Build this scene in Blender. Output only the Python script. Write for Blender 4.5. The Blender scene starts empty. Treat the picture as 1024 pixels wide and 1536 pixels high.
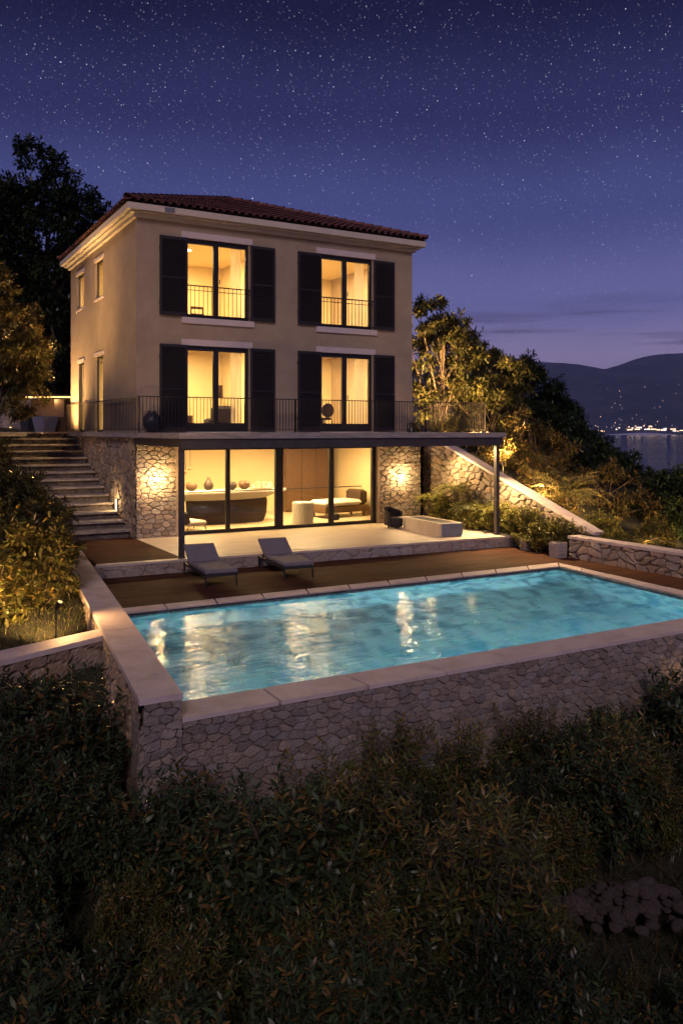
import bpy, math, random
import numpy as np
from mathutils import Vector, Matrix
C = bpy.context.scene.collection
random.seed(7)
PI = math.pi
# ---------------------------------------------------------------- frame of reference
# X runs along the house front, Y into the hill, Z up; patio floor is Z = 0
F, YH, CX = 1247.0, 646.0, 512.0
TH = math.atan(704/1247)
cc, ss = math.cos(TH), math.sin(TH)
CAM = (-6.5976, -23.6062, 3.1)
def at(px, d, z=0.0):
    x = (px-CX)/F*d
    return Vector((CAM[0]+x*cc+d*ss, CAM[1]-x*ss+d*cc, z))

# ---------------------------------------------------------------- object helpers
def tag(o, label=None, cat=None, group=None, kind=None):
    if label: o['label'] = label
    if cat: o['category'] = cat
    if group: o['group'] = group
    if kind: o['kind'] = kind
    return o
def link(o, parent=None):
    C.objects.link(o)
    if parent is not None: o.parent = parent
    return o
def thing(name, label, cat, loc=(0, 0, 0), rz=0.0, group=None):
    o = bpy.data.objects.new(name, None); o.empty_display_size = .2
    o.location = loc; o.rotation_euler = (0, 0, rz)
    link(o); return tag(o, label, cat, group)
def copy_tree(o, parent=None):
    c = o.copy(); link(c, parent)
    for ch in list(o.children): copy_tree(ch, c)
    return c

class MB:
    """collects shapes for ONE mesh"""
    def __init__(s): s.v = []; s.f = []; s.c = []; s.usec = False
    def add(s, vs, fs, col=None):
        n = len(s.v); s.v += [tuple(p) for p in vs]; s.f += [tuple(i+n for i in f) for f in fs]
        if col is not None: s.usec = True
        s.c += [tuple(col) if col is not None else (1, 1, 1)]*len(vs)
        return s
    def box(s, a, b, col=None, rot=None, bev=0.0):
        (x0, y0, z0), (x1, y1, z1) = a, b
        if x1 < x0: x0, x1 = x1, x0
        if y1 < y0: y0, y1 = y1, y0
        if z1 < z0: z0, z1 = z1, z0
        if bev > 0:
            k = bev; vs = []
            for z, i in ((z0, k), (z0+k, 0), (z1-k, 0), (z1, k)):
                vs += [(x0+i+ (k if i == 0 else 0)*0, y0+i, z), (x1-i, y0+i, z), (x1-i, y1-i, z), (x0+i, y1-i, z)]
            fs = [(3, 2, 1, 0), (12, 13, 14, 15)]
            for r in range(3):
                for q in range(4):
                    fs.append((r*4+q, r*4+(q+1) % 4, r*4+4+(q+1) % 4, r*4+4+q))
        else:
            vs = [(x0,y0,z0),(x1,y0,z0),(x1,y1,z0),(x0,y1,z0),(x0,y0,z1),(x1,y0,z1),(x1,y1,z1),(x0,y1,z1)]
            fs = [(3,2,1,0),(4,5,6,7),(0,1,5,4),(1,2,6,5),(2,3,7,6),(3,0,4,7)]
        if rot is not None: vs = [tuple(rot @ Vector(p)) for p in vs]
        return s.add(vs, fs, col)
    def prism(s, pts, z0, z1, col=None):
        n = len(pts)
        vs = [(p[0], p[1], z0) for p in pts]+[(p[0], p[1], z1) for p in pts]
        fs = [tuple(range(n-1, -1, -1)), tuple(range(n, 2*n))]+[(i, (i+1) % n, n+(i+1) % n, n+i) for i in range(n)]
        return s.add(vs, fs, col)
    def tube(s, pts, r, n=6, col=None, cap=True):
        pts = [Vector(p) for p in pts]; rs = r if isinstance(r, (list, tuple)) else [r]*len(pts)
        vs = []; fs = []; ref = None
        for i, p in enumerate(pts):
            t = (pts[min(i+1, len(pts)-1)]-pts[max(i-1, 0)]).normalized()
            if ref is None: ref = t.orthogonal().normalized()
            a = (ref-t*ref.dot(t)).normalized(); ref = a; b = t.cross(a)
            for k in range(n):
                an = 2*PI*k/n; vs.append(p+(a*math.cos(an)+b*math.sin(an))*rs[i])
        for i in range(len(pts)-1):
            for k in range(n): fs.append((i*n+k, i*n+(k+1) % n, (i+1)*n+(k+1) % n, (i+1)*n+k))
        if cap: fs.append(tuple(range(n-1, -1, -1))); fs.append(tuple((len(pts)-1)*n+k for k in range(n)))
        return s.add(vs, fs, col)
    def lathe(s, prof, cx=0, cy=0, n=20, col=None, sx=1, sy=1):
        vs = []; fs = []
        for (r, z) in prof:
            for k in range(n):
                an = 2*PI*k/n; vs.append((cx+r*math.cos(an)*sx, cy+r*math.sin(an)*sy, z))
        for i in range(len(prof)-1):
            for k in range(n): fs.append((i*n+k, i*n+(k+1) % n, (i+1)*n+(k+1) % n, (i+1)*n+k))
        fs.append(tuple(range(n-1, -1, -1))); fs.append(tuple((len(prof)-1)*n+k for k in range(n)))
        return s.add(vs, fs, col)
    def build(s, name, m, parent=None, smooth=False, loc=None, rz=None):
        me = bpy.data.meshes.new(name); me.from_pydata(s.v, [], s.f)
        if s.usec:
            a = me.color_attributes.new('Col', 'FLOAT_COLOR', 'POINT')
            arr = np.ones((len(s.v), 4), dtype=np.float32); arr[:, :3] = np.array(s.c, dtype=np.float32)
            a.data.foreach_set('color', arr.ravel())
        if smooth: me.polygons.foreach_set('use_smooth', [True]*len(me.polygons))
        me.update(); me.materials.append(m)
        o = bpy.data.objects.new(name, me); link(o, parent)
        if loc is not None: o.location = loc
        if rz is not None: o.rotation_euler = (0, 0, rz)
        return o

def np_mesh(name, V, loops, starts, totals, col=None, m=None, parent=None, smooth=False):
    me = bpy.data.meshes.new(name)
    me.vertices.add(len(V)); me.vertices.foreach_set('co', np.asarray(V, dtype=np.float32).ravel())
    me.loops.add(len(loops)); me.loops.foreach_set('vertex_index', np.asarray(loops, dtype=np.int32))
    me.polygons.add(len(starts)); me.polygons.foreach_set('loop_start', np.asarray(starts, dtype=np.int32))
    try: me.polygons.foreach_set('loop_total', np.asarray(totals, dtype=np.int32))
    except Exception: pass
    if smooth: me.polygons.foreach_set('use_smooth', np.ones(len(starts), dtype=bool))
    me.update(calc_edges=True)
    if col is not None:
        a = me.color_attributes.new('Col', 'FLOAT_COLOR', 'POINT')
        arr = np.ones((len(V), 4), dtype=np.float32); arr[:, :3] = col
        a.data.foreach_set('color', arr.ravel())
    if m: me.materials.append(m)
    o = bpy.data.objects.new(name, me); link(o, parent); return o

# ---------------------------------------------------------------- materials
def mat(name, col=(.5, .5, .5), rough=.7, metal=0.0, spec=.5):
    m = bpy.data.materials.new(name); m.use_nodes = True
    b = m.node_tree.nodes['Principled BSDF']
    b.inputs['Base Color'].default_value = (*col, 1); b.inputs['Roughness'].default_value = rough
    b.inputs['Metallic'].default_value = metal; b.inputs['Specular IOR Level'].default_value = spec
    return m
class NT:
    def __init__(s, m): s.t = m.node_tree; s.b = s.t.nodes.get('Principled BSDF')
    def n(s, t, **k):
        nd = s.t.nodes.new(t)
        for a, b in k.items(): setattr(nd, a, b)
        return nd
    def l(s, a, b): s.t.links.new(a, b)
def varied(name, c1, c2, scale=4, rough=.8, bump=.2, bscale=40, stretch=(1, 1, 1), attr=False, metal=0, bd=.01, detail=6, c3=None, r2=None):
    """two-tone noise colour with bump; attr multiplies the per-vertex colour"""
    m = mat(name, c1, rough, metal); t = NT(m)
    tc = t.n('ShaderNodeTexCoord'); mp = t.n('ShaderNodeMapping'); mp.inputs['Scale'].default_value = stretch
    t.l(tc.outputs['Object'], mp.inputs['Vector'])
    nz = t.n('ShaderNodeTexNoise'); nz.inputs['Scale'].default_value = scale; nz.inputs['Detail'].default_value = detail
    nz.inputs['Roughness'].default_value = .65
    t.l(mp.outputs[0], nz.inputs['Vector'])
    cr = t.n('ShaderNodeValToRGB'); cr.color_ramp.elements[0].position = .32; cr.color_ramp.elements[1].position = .68
    cr.color_ramp.elements[0].color = (*c1, 1); cr.color_ramp.elements[1].color = (*c2, 1)
    if c3:
        e = cr.color_ramp.elements.new(.5); e.color = (*c3, 1)
    t.l(nz.outputs['Fac'], cr.inputs['Fac']); out = cr.outputs['Color']
    if attr:
        at_ = t.n('ShaderNodeVertexColor', layer_name='Col'); mx = t.n('ShaderNodeMix', data_type='RGBA', blend_type='MULTIPLY')
        mx.inputs['Factor'].default_value = 1
        t.l(out, mx.inputs['A']); t.l(at_.outputs['Color'], mx.inputs['B']); out = mx.outputs['Result']
    t.l(out, t.b.inputs['Base Color'])
    if bump:
        n2 = t.n('ShaderNodeTexNoise'); n2.inputs['Scale'].default_value = bscale; n2.inputs['Detail'].default_value = 5
        t.l(mp.outputs[0], n2.inputs['Vector'])
        bp = t.n('ShaderNodeBump'); bp.inputs['Strength'].default_value = bump; bp.inputs['Distance'].default_value = bd
        t.l(n2.outputs['Fac'], bp.inputs['Height']); t.l(bp.outputs[0], t.b.inputs['Normal'])
        if r2 is not None:
            mr = t.n('ShaderNodeMapRange'); mr.inputs['To Min'].default_value = rough; mr.inputs['To Max'].default_value = r2
            t.l(n2.outputs['Fac'], mr.inputs['Value']); t.l(mr.outputs[0], t.b.inputs['Roughness'])
    return m
def emis(name, col, strength):
    m = bpy.data.materials.new(name); m.use_nodes = True; t = m.node_tree; t.nodes.clear()
    o = t.nodes.new('ShaderNodeOutputMaterial'); e = t.nodes.new('ShaderNodeEmission')
    e.inputs['Color'].default_value = (*col, 1); e.inputs['Strength'].default_value = strength
    t.links.new(e.outputs[0], o.inputs['Surface']); return m

M = {}
M['stucco'] = varied('stucco', (.37, .287, .205), (.46, .362, .265), 1.3, .9, .25, 60, bd=.006)
M['trim'] = varied('trim_plaster', (.66, .56, .55), (.74, .64, .62), 3, .8, .1, 50)
M['cornice'] = varied('cornice_plaster', (.64, .56, .47), (.74, .66, .57), 3, .8, .1, 50)
M['stone'] = varied('rubble_stone', (.75, .70, .64), (1.0, .96, .9), 9, .85, .6, 45, attr=True, bd=.02)
M['coping'] = varied('coping_stone', (.54, .43, .41), (.74, .62, .60), 2.2, .65, .25, 30, bd=.006, c3=(.65, .53, .51), detail=9)
M['patio'] = varied('patio_stone', (.56, .47, .37), (.70, .60, .49), 1.6, .45, .2, 22, stretch=(.6, 1.4, 1), bd=.006, c3=(.64, .54, .44), detail=9)
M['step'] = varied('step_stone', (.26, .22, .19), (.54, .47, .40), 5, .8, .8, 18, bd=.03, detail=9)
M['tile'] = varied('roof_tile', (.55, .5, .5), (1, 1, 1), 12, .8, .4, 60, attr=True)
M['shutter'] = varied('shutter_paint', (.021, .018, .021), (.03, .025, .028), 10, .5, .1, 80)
M['riser'] = varied('shaded_riser_stone', (.09, .075, .065), (.24, .20, .17), 6, .9, .9, 20, bd=.04, detail=9)  # step stone darkened; shade under the tread edges is put into the colour
M['metal'] = varied('dark_metal', (.018, .015, .015), (.03, .026, .026), 12, .45, .1, 60)
M['beam'] = varied('painted_steel', (.055, .045, .045), (.085, .07, .068), 6, .45, .1, 60)
M['slab'] = varied('slab_edge_stone', (.27, .235, .22), (.50, .44, .42), 5, .8, .7, 14, stretch=(.5, .5, 3), bd=.02, detail=9)
M['intwall'] = varied('interior_plaster', (.80, .66, .39), (.86, .72, .45), 1.2, .9, .05, 40)
M['intfloor'] = varied('interior_floor', (.50, .40, .27), (.62, .50, .35), 3, .35, .05, 40)
M['white'] = mat('white_lacquer', (.78, .74, .66), .35)
M['brown'] = varied('brown_wood', (.10, .055, .025), (.17, .095, .045), 6, .45, .1, 30, stretch=(8, 8, .6))
M['darkbrown'] = varied('dark_leather', (.045, .028, .018), (.075, .045, .03), 6, .5, .2, 50)
M['cushion'] = varied('grey_cushion', (.20, .18, .20), (.25, .225, .245), 12, .9, .35, 220, bd=.004)
M['lframe'] = varied('lounger_frame', (.022, .02, .022), (.035, .03, .032), 14, .5, .15, 80)
M['darkpot'] = varied('dark_glaze', (.02, .022, .03), (.04, .045, .06), 10, .35, .1, 50)
M['greypot'] = varied('grey_pot', (.16, .17, .22), (.22, .23, .28), 10, .6, .2, 50)
M['fabricdark'] = varied('dark_fabric', (.03, .028, .03), (.06, .05, .05), 14, .9, .4, 120)
M['bark'] = varied('bark', (.09, .065, .045), (.20, .15, .10), 8, .9, .9, 24, stretch=(3, 3, .6), bd=.03)
M['rock'] = varied('round_rock', (.06, .045, .042), (.22, .165, .155), 5, .9, .9, 18, bd=.06, c3=(.13, .10, .085))
M['bulb'] = emis('warm_bulb', (1, .60, .24), 150); M['bulbceil'] = emis('ceiling_bulb', (1, .60, .24), 330)
M['bulbsoft'] = emis('warm_lamp_glass', (1, .62, .26), 18)
M['spotglass'] = emis('spot_glass', (1, .62, .26), 2)
M['curtain'] = mat('sheer_curtain', (.85, .78, .62), .9)
def _sheer(m):
    t = NT(m); tl = t.n('ShaderNodeBsdfTranslucent'); tl.inputs['Color'].default_value = (.9, .82, .66, 1); tr = t.n('ShaderNodeBsdfTransparent'); a = t.n('ShaderNodeMixShader'); b = t.n('ShaderNodeMixShader')
    a.inputs[0].default_value = .55; b.inputs[0].default_value = .35
    t.l(t.b.outputs[0], a.inputs[1]); t.l(tl.outputs[0], a.inputs[2]); t.l(a.outputs[0], b.inputs[1]); t.l(tr.outputs[0], b.inputs[2]); t.l(b.outputs[0], t.t.nodes['Material Output'].inputs['Surface'])
_sheer(M['curtain'])
M['strip'] = emis('warm_strip', (1, .55, .16), 5)
M['poolbulb'] = emis('pool_lamp_glass', (.6, .95, 1), 5)

# deck: planks with grain and seams
def deck_mat():
    m = mat('stained_deck', (.1, .045, .02), .7, 0, .05); t = NT(m)
    tc = t.n('ShaderNodeTexCoord'); sp = t.n('ShaderNodeSeparateXYZ'); t.l(tc.outputs['Object'], sp.inputs[0])
    def mth(op, a, b=None, c=None):
        n = t.n('ShaderNodeMath', operation=op)
        for i, q in enumerate((a, b, c)):
            if q is None: continue
            if isinstance(q, (int, float)): n.inputs[i].default_value = q
            else: t.l(q, n.inputs[i])
        return n.outputs[0]
    row = mth('DIVIDE', sp.outputs['Y'], .14)
    ri = mth('FLOOR', row); fr = mth('FRACT', row)
    off = mth('MULTIPLY', mth('FRACT', mth('MULTIPLY', ri, .37)), 2.2)
    cx = mth('FLOOR', mth('DIVIDE', mth('ADD', sp.outputs['X'], off), 2.2))
    wn = t.n('ShaderNodeTexWhiteNoise', noise_dimensions='2D'); cb = t.n('ShaderNodeCombineXYZ')
    t.l(cx, cb.inputs[0]); t.l(ri, cb.inputs[1]); t.l(cb.outputs[0], wn.inputs['Vector'])
    mp = t.n('ShaderNodeMapping'); mp.inputs['Scale'].default_value = (1.2, 14, 1); t.l(tc.outputs['Object'], mp.inputs['Vector'])
    nz = t.n('ShaderNodeTexNoise'); nz.inputs['Scale'].default_value = 2.4; nz.inputs['Detail'].default_value = 8
    t.l(mp.outputs[0], nz.inputs['Vector'])
    n3 = t.n('ShaderNodeTexNoise'); n3.inputs['Scale'].default_value = .8; n3.inputs['Detail'].default_value = 4
    t.l(tc.outputs['Object'], n3.inputs['Vector'])
    fac = mth('ADD', mth('MULTIPLY', wn.outputs['Value'], .35), mth('ADD', mth('MULTIPLY', nz.outputs['Fac'], .5), mth('MULTIPLY', n3.outputs['Fac'], .5)))
    cr = t.n('ShaderNodeValToRGB'); e = cr.color_ramp.elements
    e[0].position = .35; e[0].color = (.044, .019, .012, 1); e[1].position = 1.0; e[1].color = (.135, .058, .033, 1)
    t.l(fac, cr.inputs['Fac'])
    seam = mth('LESS_THAN', fr, .07); mx = t.n('ShaderNodeMix', data_type='RGBA'); t.l(seam, mx.inputs['Factor'])
    t.l(cr.outputs['Color'], mx.inputs['A']); mx.inputs['B'].default_value = (.008, .005, .004, 1)
    t.l(mx.outputs['Result'], t.b.inputs['Base Color'])
    bp = t.n('ShaderNodeBump'); bp.inputs['Strength'].default_value = .4; bp.inputs['Distance'].default_value = .004
    t.l(mth('SUBTRACT', nz.outputs['Fac'], seam), bp.inputs['Height']); t.l(bp.outputs[0], t.b.inputs['Normal'])
    return m
M['deck'] = deck_mat()

def glass_mat():
    m = bpy.data.materials.new('window_glass'); m.use_nodes = True; t = m.node_tree; t.nodes.clear()
    o = t.nodes.new('ShaderNodeOutputMaterial'); tr = t.nodes.new('ShaderNodeBsdfTransparent'); g = t.nodes.new('ShaderNodeBsdfGlossy')
    tr.inputs['Color'].default_value = (.94, .95, .94, 1); g.inputs['Roughness'].default_value = .02
    lw = t.nodes.new('ShaderNodeLayerWeight'); lw.inputs['Blend'].default_value = .5
    pw = t.nodes.new('ShaderNodeMath'); pw.operation = 'POWER'; pw.inputs[1].default_value = 5; t.links.new(lw.outputs['Facing'], pw.inputs[0])
    ml = t.nodes.new('ShaderNodeMath'); ml.operation = 'MULTIPLY_ADD'; ml.inputs[1].default_value = .9; ml.inputs[2].default_value = .035; t.links.new(pw.outputs[0], ml.inputs[0])
    mx = t.nodes.new('ShaderNodeMixShader'); t.links.new(ml.outputs[0], mx.inputs[0]); t.links.new(tr.outputs[0], mx.inputs[1]); t.links.new(g.outputs[0], mx.inputs[2])
    t.links.new(mx.outputs[0], o.inputs['Surface']); return m
M['glass'] = glass_mat()

def water_mat(name, tint, scales, dist, sx=(1, 1, 1), rough=0.0):
    m = bpy.data.materials.new(name); m.use_nodes = True; t = NT(m); t.t.nodes.remove(t.b)
    rf_ = t.n('ShaderNodeBsdfRefraction'); rf_.inputs['IOR'].default_value = 1.33; rf_.inputs['Color'].default_value = (*tint, 1); rf_.inputs['Roughness'].default_value = 0
    gl_ = t.n('ShaderNodeBsdfGlossy'); gl_.inputs['Roughness'].default_value = .03
    fr_ = t.n('ShaderNodeFresnel'); fr_.inputs['IOR'].default_value = 1.21; mx_ = t.n('ShaderNodeMixShader')
    t.l(fr_.outputs[0], mx_.inputs[0]); t.l(rf_.outputs[0], mx_.inputs[1]); t.l(gl_.outputs[0], mx_.inputs[2]); t.l(mx_.outputs[0], t.t.nodes['Material Output'].inputs['Surface'])
    tc = t.n('ShaderNodeTexCoord'); mp = t.n('ShaderNodeMapping'); mp.inputs['Scale'].default_value = sx
    mp.inputs['Rotation'].default_value = (0, 0, math.radians(30))
    t.l(tc.outputs['Object'], mp.inputs['Vector']); prev = None
    for sc_, d_ in zip(scales, dist):
        nz = t.n('ShaderNodeTexNoise'); nz.inputs['Scale'].default_value = sc_; nz.inputs['Detail'].default_value = 3
        nz.inputs['Distortion'].default_value = .6
        t.l(mp.outputs[0], nz.inputs['Vector'])
        bp = t.n('ShaderNodeBump'); bp.inputs['Strength'].default_value = 1; bp.inputs['Distance'].default_value = d_
        t.l(nz.outputs['Fac'], bp.inputs['Height'])
        if prev is not None: t.l(prev, bp.inputs['Normal'])
        prev = bp.outputs[0]
    for nd_ in (rf_, gl_, fr_): t.l(prev, nd_.inputs['Normal'])
    return m
M['water'] = water_mat('pool_water', (.86, .97, 1.0), (.9, 2.4, 6.0), (.024, .020, .011), (.5, 2.0, 1))

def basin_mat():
    m = mat('light_mottled_pool_mosaic', (.2, .6, .7), .4); t = NT(m)
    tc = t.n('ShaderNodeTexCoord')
    # caustic light patches put into the shell colour as marbling, plus small mosaic
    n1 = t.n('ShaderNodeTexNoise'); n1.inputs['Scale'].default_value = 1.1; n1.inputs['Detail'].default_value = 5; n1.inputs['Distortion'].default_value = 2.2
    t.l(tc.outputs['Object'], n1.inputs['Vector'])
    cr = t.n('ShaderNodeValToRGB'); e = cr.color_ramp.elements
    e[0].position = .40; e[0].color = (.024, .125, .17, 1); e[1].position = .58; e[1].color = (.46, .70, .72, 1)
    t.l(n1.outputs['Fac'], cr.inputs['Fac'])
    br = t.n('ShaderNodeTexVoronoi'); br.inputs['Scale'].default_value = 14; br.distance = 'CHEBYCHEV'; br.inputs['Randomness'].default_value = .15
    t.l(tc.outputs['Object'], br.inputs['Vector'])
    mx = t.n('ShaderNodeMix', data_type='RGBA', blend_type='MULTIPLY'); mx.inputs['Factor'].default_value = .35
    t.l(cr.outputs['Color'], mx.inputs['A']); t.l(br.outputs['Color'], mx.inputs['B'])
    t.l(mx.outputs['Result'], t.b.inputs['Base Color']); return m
M['basin'] = basin_mat()

def leaf_mat(name, tr=.25, rough=.5):
    m = bpy.data.materials.new(name); m.use_nodes = True; t = NT(m); b = t.b
    vc = t.n('ShaderNodeVertexColor', layer_name='Col')
    oi = t.n('ShaderNodeObjectInfo'); mr = t.n('ShaderNodeMapRange')
    mr.inputs['To Min'].default_value = .85; mr.inputs['To Max'].default_value = 1.3
    t.l(oi.outputs['Random'], mr.inputs['Value'])
    mx = t.n('ShaderNodeVectorMath', operation='SCALE'); t.l(vc.outputs['Color'], mx.inputs[0]); t.l(mr.outputs[0], mx.inputs['Scale'])
    t.l(mx.outputs[0], b.inputs['Base Color']); b.inputs['Roughness'].default_value = rough
    b.inputs['Specular IOR Level'].default_value = .35
    tl = t.n('ShaderNodeBsdfTranslucent'); t.l(mx.outputs[0], tl.inputs['Color'])
    ms = t.n('ShaderNodeMixShader'); ms.inputs[0].default_value = tr
    o = t.t.nodes['Material Output']; t.l(b.outputs[0], ms.inputs[1]); t.l(tl.outputs[0], ms.inputs[2]); t.l(ms.outputs[0], o.inputs['Surface'])
    return m
M['leaf'] = leaf_mat('leaf', .22, .38)

# ---------------------------------------------------------------- rubble stone faces (real relief)
def stone_data(W, H, cell=(.34, .22), step=.03, depth=.045, seed=1, top=None, tone=(.42, .36, .30), vary=.28, gap=.04, warp=.25, jit=.42, dark=.5):
    """grid of W x H metres; returns local (s, h, out) vertices and colours. top(s) scales the height per column"""
    rng = np.random.RandomState(seed)
    ns = max(2, int(round(W/step))+1); nh = max(2, int(round(H/step))+1)
    S, T = np.meshgrid(np.linspace(0, W, ns), np.linspace(0, 1, nh))
    Hc = np.full(S.shape, H) if top is None else np.vectorize(top)(S)
    Z = T*Hc
    cw, ch = cell
    nx, ny = int(W/cw)+7, int(H/ch)+7
    jx = .5+rng.uniform(-1, 1, (ny, nx))*.34; jx = jx+np.where(np.arange(ny)[:, None] % 2, .25, -.25); jy = .5+rng.uniform(-1, 1, (ny, nx))*jit; cr = rng.uniform(0, 1, (ny, nx, 3)); tl = rng.uniform(-1, 1, (ny, nx, 2))
    gx = S/cw+3+warp*np.sin(Z*7.3+S*2.1+seed); gy = Z/ch+3+warp*np.sin(S*5.1+seed*2+Z*1.7)
    gx = gx+.05*np.sin(S*23+3*np.sin(Z*17))*np.cos(Z*19+seed); gy = gy+.05*np.sin(S*17+seed)*np.cos(Z*29+2*np.sin(S*13))
    ix = np.floor(gx).astype(int); iy = np.floor(gy).astype(int)
    d1 = np.full(S.shape, 9.); d2 = np.full(S.shape, 9.); k1 = np.zeros(S.shape, int)
    for a in range(-2, 3):
        for b in range(-2, 3):
            X = np.clip(ix+a, 0, nx-1); Y = np.clip(iy+b, 0, ny-1)
            dx = (ix+a+jx[Y, X]-gx)*cw*.62; dy = (iy+b+jy[Y, X]-gy)*ch
            d = (np.abs(dx)**3.2+np.abs(dy)**3.2)**(1/3.2)*(1+.10*(cr[Y, X, 0]-.5)); k = Y*nx+X
            c1 = d < d1; d2 = np.where(c1, d1, np.minimum(d2, d)); k1 = np.where(c1, k, k1); d1 = np.where(c1, d, d1)
    e = np.clip((d2-d1)/gap, 0, 1); e = e*e*(3-2*e)
    crf = cr.reshape(-1, 3)[k1]; tlf = tl.reshape(-1, 2)[k1]
    out = depth*(.25+.75*e)*(.65+.5*crf[..., 0])*np.where(e > .02, 1, .6)+e*depth*.25*(tlf[..., 0]*np.sin(S*9)+tlf[..., 1]*np.cos(Z*9))
    out = out*(.35+.65*e)
    fine = rng.normal(0, .0022, S.shape); out = out+fine
    br = 1+vary*(crf[..., 1]-.5)*2
    hue = (crf[..., 2]-.5)*.16
    col = np.stack([tone[0]*br*(1+hue), tone[1]*br, tone[2]*br*(1-hue)], -1)
    col = col*(dark+(1-dark)*e[..., None])*(1+.10*rng.normal(0, 1, S.shape)[..., None]*.6)
    return S, Z, out, col, ns, nh
def stone_face(mb, O, eu, n, W, H, **k):
    """adds a rubble face to the mesh builder: O bottom-left corner, eu along, n outward, up = Z"""
    S, Z, out, col, ns, nh = stone_data(W, H, **k)
    O = np.array(O, float); eu = np.array(eu, float); eu /= np.linalg.norm(eu); n = np.array(n, float)
    # keep rim flush
    V = O+S[..., None]*eu+out[..., None]*n; V[..., 2] += Z
    V = V.reshape(-1, 3); cl = col.reshape(-1, 3)
    base = len(mb.v); mb.usec = True
    mb.v += [tuple(p) for p in V.tolist()]; mb.c += [tuple(p) for p in cl.tolist()]
    i = np.arange(nh-1)[:, None]*ns+np.arange(ns-1)[None, :]
    q = np.stack([i, i+1, i+1+ns, i+ns], -1).reshape(-1, 4)+base
    if np.dot(np.cross(eu, (0, 0, 1)), n) < 0: q = q[:, ::-1]
    mb.f += [tuple(r) for r in q.tolist()]

# ================================================================ HOUSE
HW, HD = 9.5, 9.0
house = thing('villa', 'beige stucco villa with dark shutters and red tiled hip roof over a stone base', 'house')

def wall_holes(mb, plane, c0, c1, a0, a1, z0, z1, holes):
    """wall slab with rectangular holes. plane 'x': runs along X between y=c0..c1 ; plane 'y': runs along Y between x=c0..c1"""
    av = sorted(set([a0, a1]+[h[0] for h in holes]+[h[1] for h in holes])); zv = sorted(set([z0, z1]+[h[2] for h in holes]+[h[3] for h in holes]))
    solid = {}
    for i in range(len(av)-1):
        for j in range(len(zv)-1):
            am, zm = (av[i]+av[i+1])/2, (zv[j]+zv[j+1])/2
            solid[i, j] = not any(h[0] < am < h[1] and h[2] < zm < h[3] for h in holes)
    def P(a, c, z): return (a, c, z) if plane == 'x' else (c, a, z)
    for (i, j), sl in solid.items():
        if not sl: continue
        a, b, e, f = av[i], av[i+1], zv[j], zv[j+1]
        for c in (c0, c1): mb.add([P(a, c, e), P(b, c, e), P(b, c, f), P(a, c, f)], [(0, 1, 2, 3)])
        if not solid.get((i-1, j)): mb.add([P(a, c0, e), P(a, c1, e), P(a, c1, f), P(a, c0, f)], [(0, 1, 2, 3)])
        if not solid.get((i+1, j)): mb.add([P(b, c0, e), P(b, c1, e), P(b, c1, f), P(b, c0, f)], [(0, 1, 2, 3)])
        if not solid.get((i, j-1)): mb.add([P(a, c0, e), P(b, c0, e), P(b, c1, e), P(a, c1, e)], [(0, 1, 2, 3)])
        if not solid.get((i, j+1)): mb.add([P(a, c0, f), P(b, c0, f), P(b, c1, f), P(a, c1, f)], [(0, 1, 2, 3)])

WT = .30
fr_holes = [(1.46, 3.47, 6.45, 8.79), (5.92, 7.90, 6.45, 8.79), (1.46, 3.47, 3.06, 5.62), (5.92, 7.90, 3.06, 5.62)]
sd_holes = [(3.95, 5.02, 7.52, 8.78), (6.75, 7.85, 7.52, 8.78), (3.95, 5.02, 3.06, 5.60), (6.75, 7.6, 3.06, 5.56)]
w = MB()
wall_holes(w, 'x', 0.0, WT, 0, HW, 2.90, 9.30, fr_holes)
wall_holes(w, 'y', 0.0, .15, WT, HD-WT, 2.90, 9.30, sd_holes)
w.box((HW-WT, WT, 2.9), (HW, HD-WT, 9.3)); w.box((0, HD-WT, 2.9), (HW, HD, 9.3))
w.build('wall', M['stucco'], house)
# interior shell: floors, ceilings, partitions
w = MB()
for z in (2.92, 5.98): w.box((.15, WT+.002, z), (HW-WT, HD-WT, z+.12))
w.box((.15, WT+.002, 9.05), (HW-WT, HD-WT, 9.15))
for z0, z1 in ((3.04, 5.98), (6.10, 9.05)):
    w.box((4.62, WT+.004, z0), (4.74, 5.2, z1)); w.box((.15, 5.2, z0), (HW-WT, 5.3, z1))
w.build('interior_wall', M['intwall'], house)
# ground floor room
w = MB()
w.box((.30, 5.6, 0), (9.5, 5.7, 2.85)); w.box((.22, .3, 0), (.32, 5.6, 2.85)); w.box((9.45, .3, 0), (9.55, 5.6, 2.85)); w.box((.3, .32, 2.80), (9.5, 5.7, 2.90))
w.build('room_wall', M['intwall'], house)
w = MB(); w.box((.3, -.02, -.06), (9.5, 5.6, .006)); w.build('room_floor', M['intfloor'], house)

# stone ground floor: two front piers and the long left flank
T1 = (.48, .42, .36)
SH = 2.90
w = MB(); w.box((.04, .05, -.3), (1.20, .40, SH), (.3, .25, .2)); stone_face(w, (0, .03, -.1), (1, 0, 0), (0, -1, 0), 1.20, SH+.1, seed=3, tone=T1, cell=(.27, .125), step=.02, jit=.26, gap=.026, warp=.12)
w.box((1.165, -.02, 0), (1.235, .1, 2.62), (.62, .5, .38)); w.build('stone_pier', M['stone'], house)
w = MB(); w.box((8.17, .05, -.3), (9.80, .40, SH), (.3, .25, .2)); stone_face(w, (8.17, .03, -.1), (1, 0, 0), (0, -1, 0), 1.67, SH+.1, seed=9, tone=T1, cell=(.29, .125), step=.02, jit=.26, gap=.026, warp=.12)
w.box((8.11, -.02, 0), (8.19, .1, 2.62), (.62, .5, .38)); w.build('stone_pier', M['stone'], house)
w = MB(); w.box((.04, .4, -.3), (.22, 9.0, SH), (.3, .25, .2))
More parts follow.
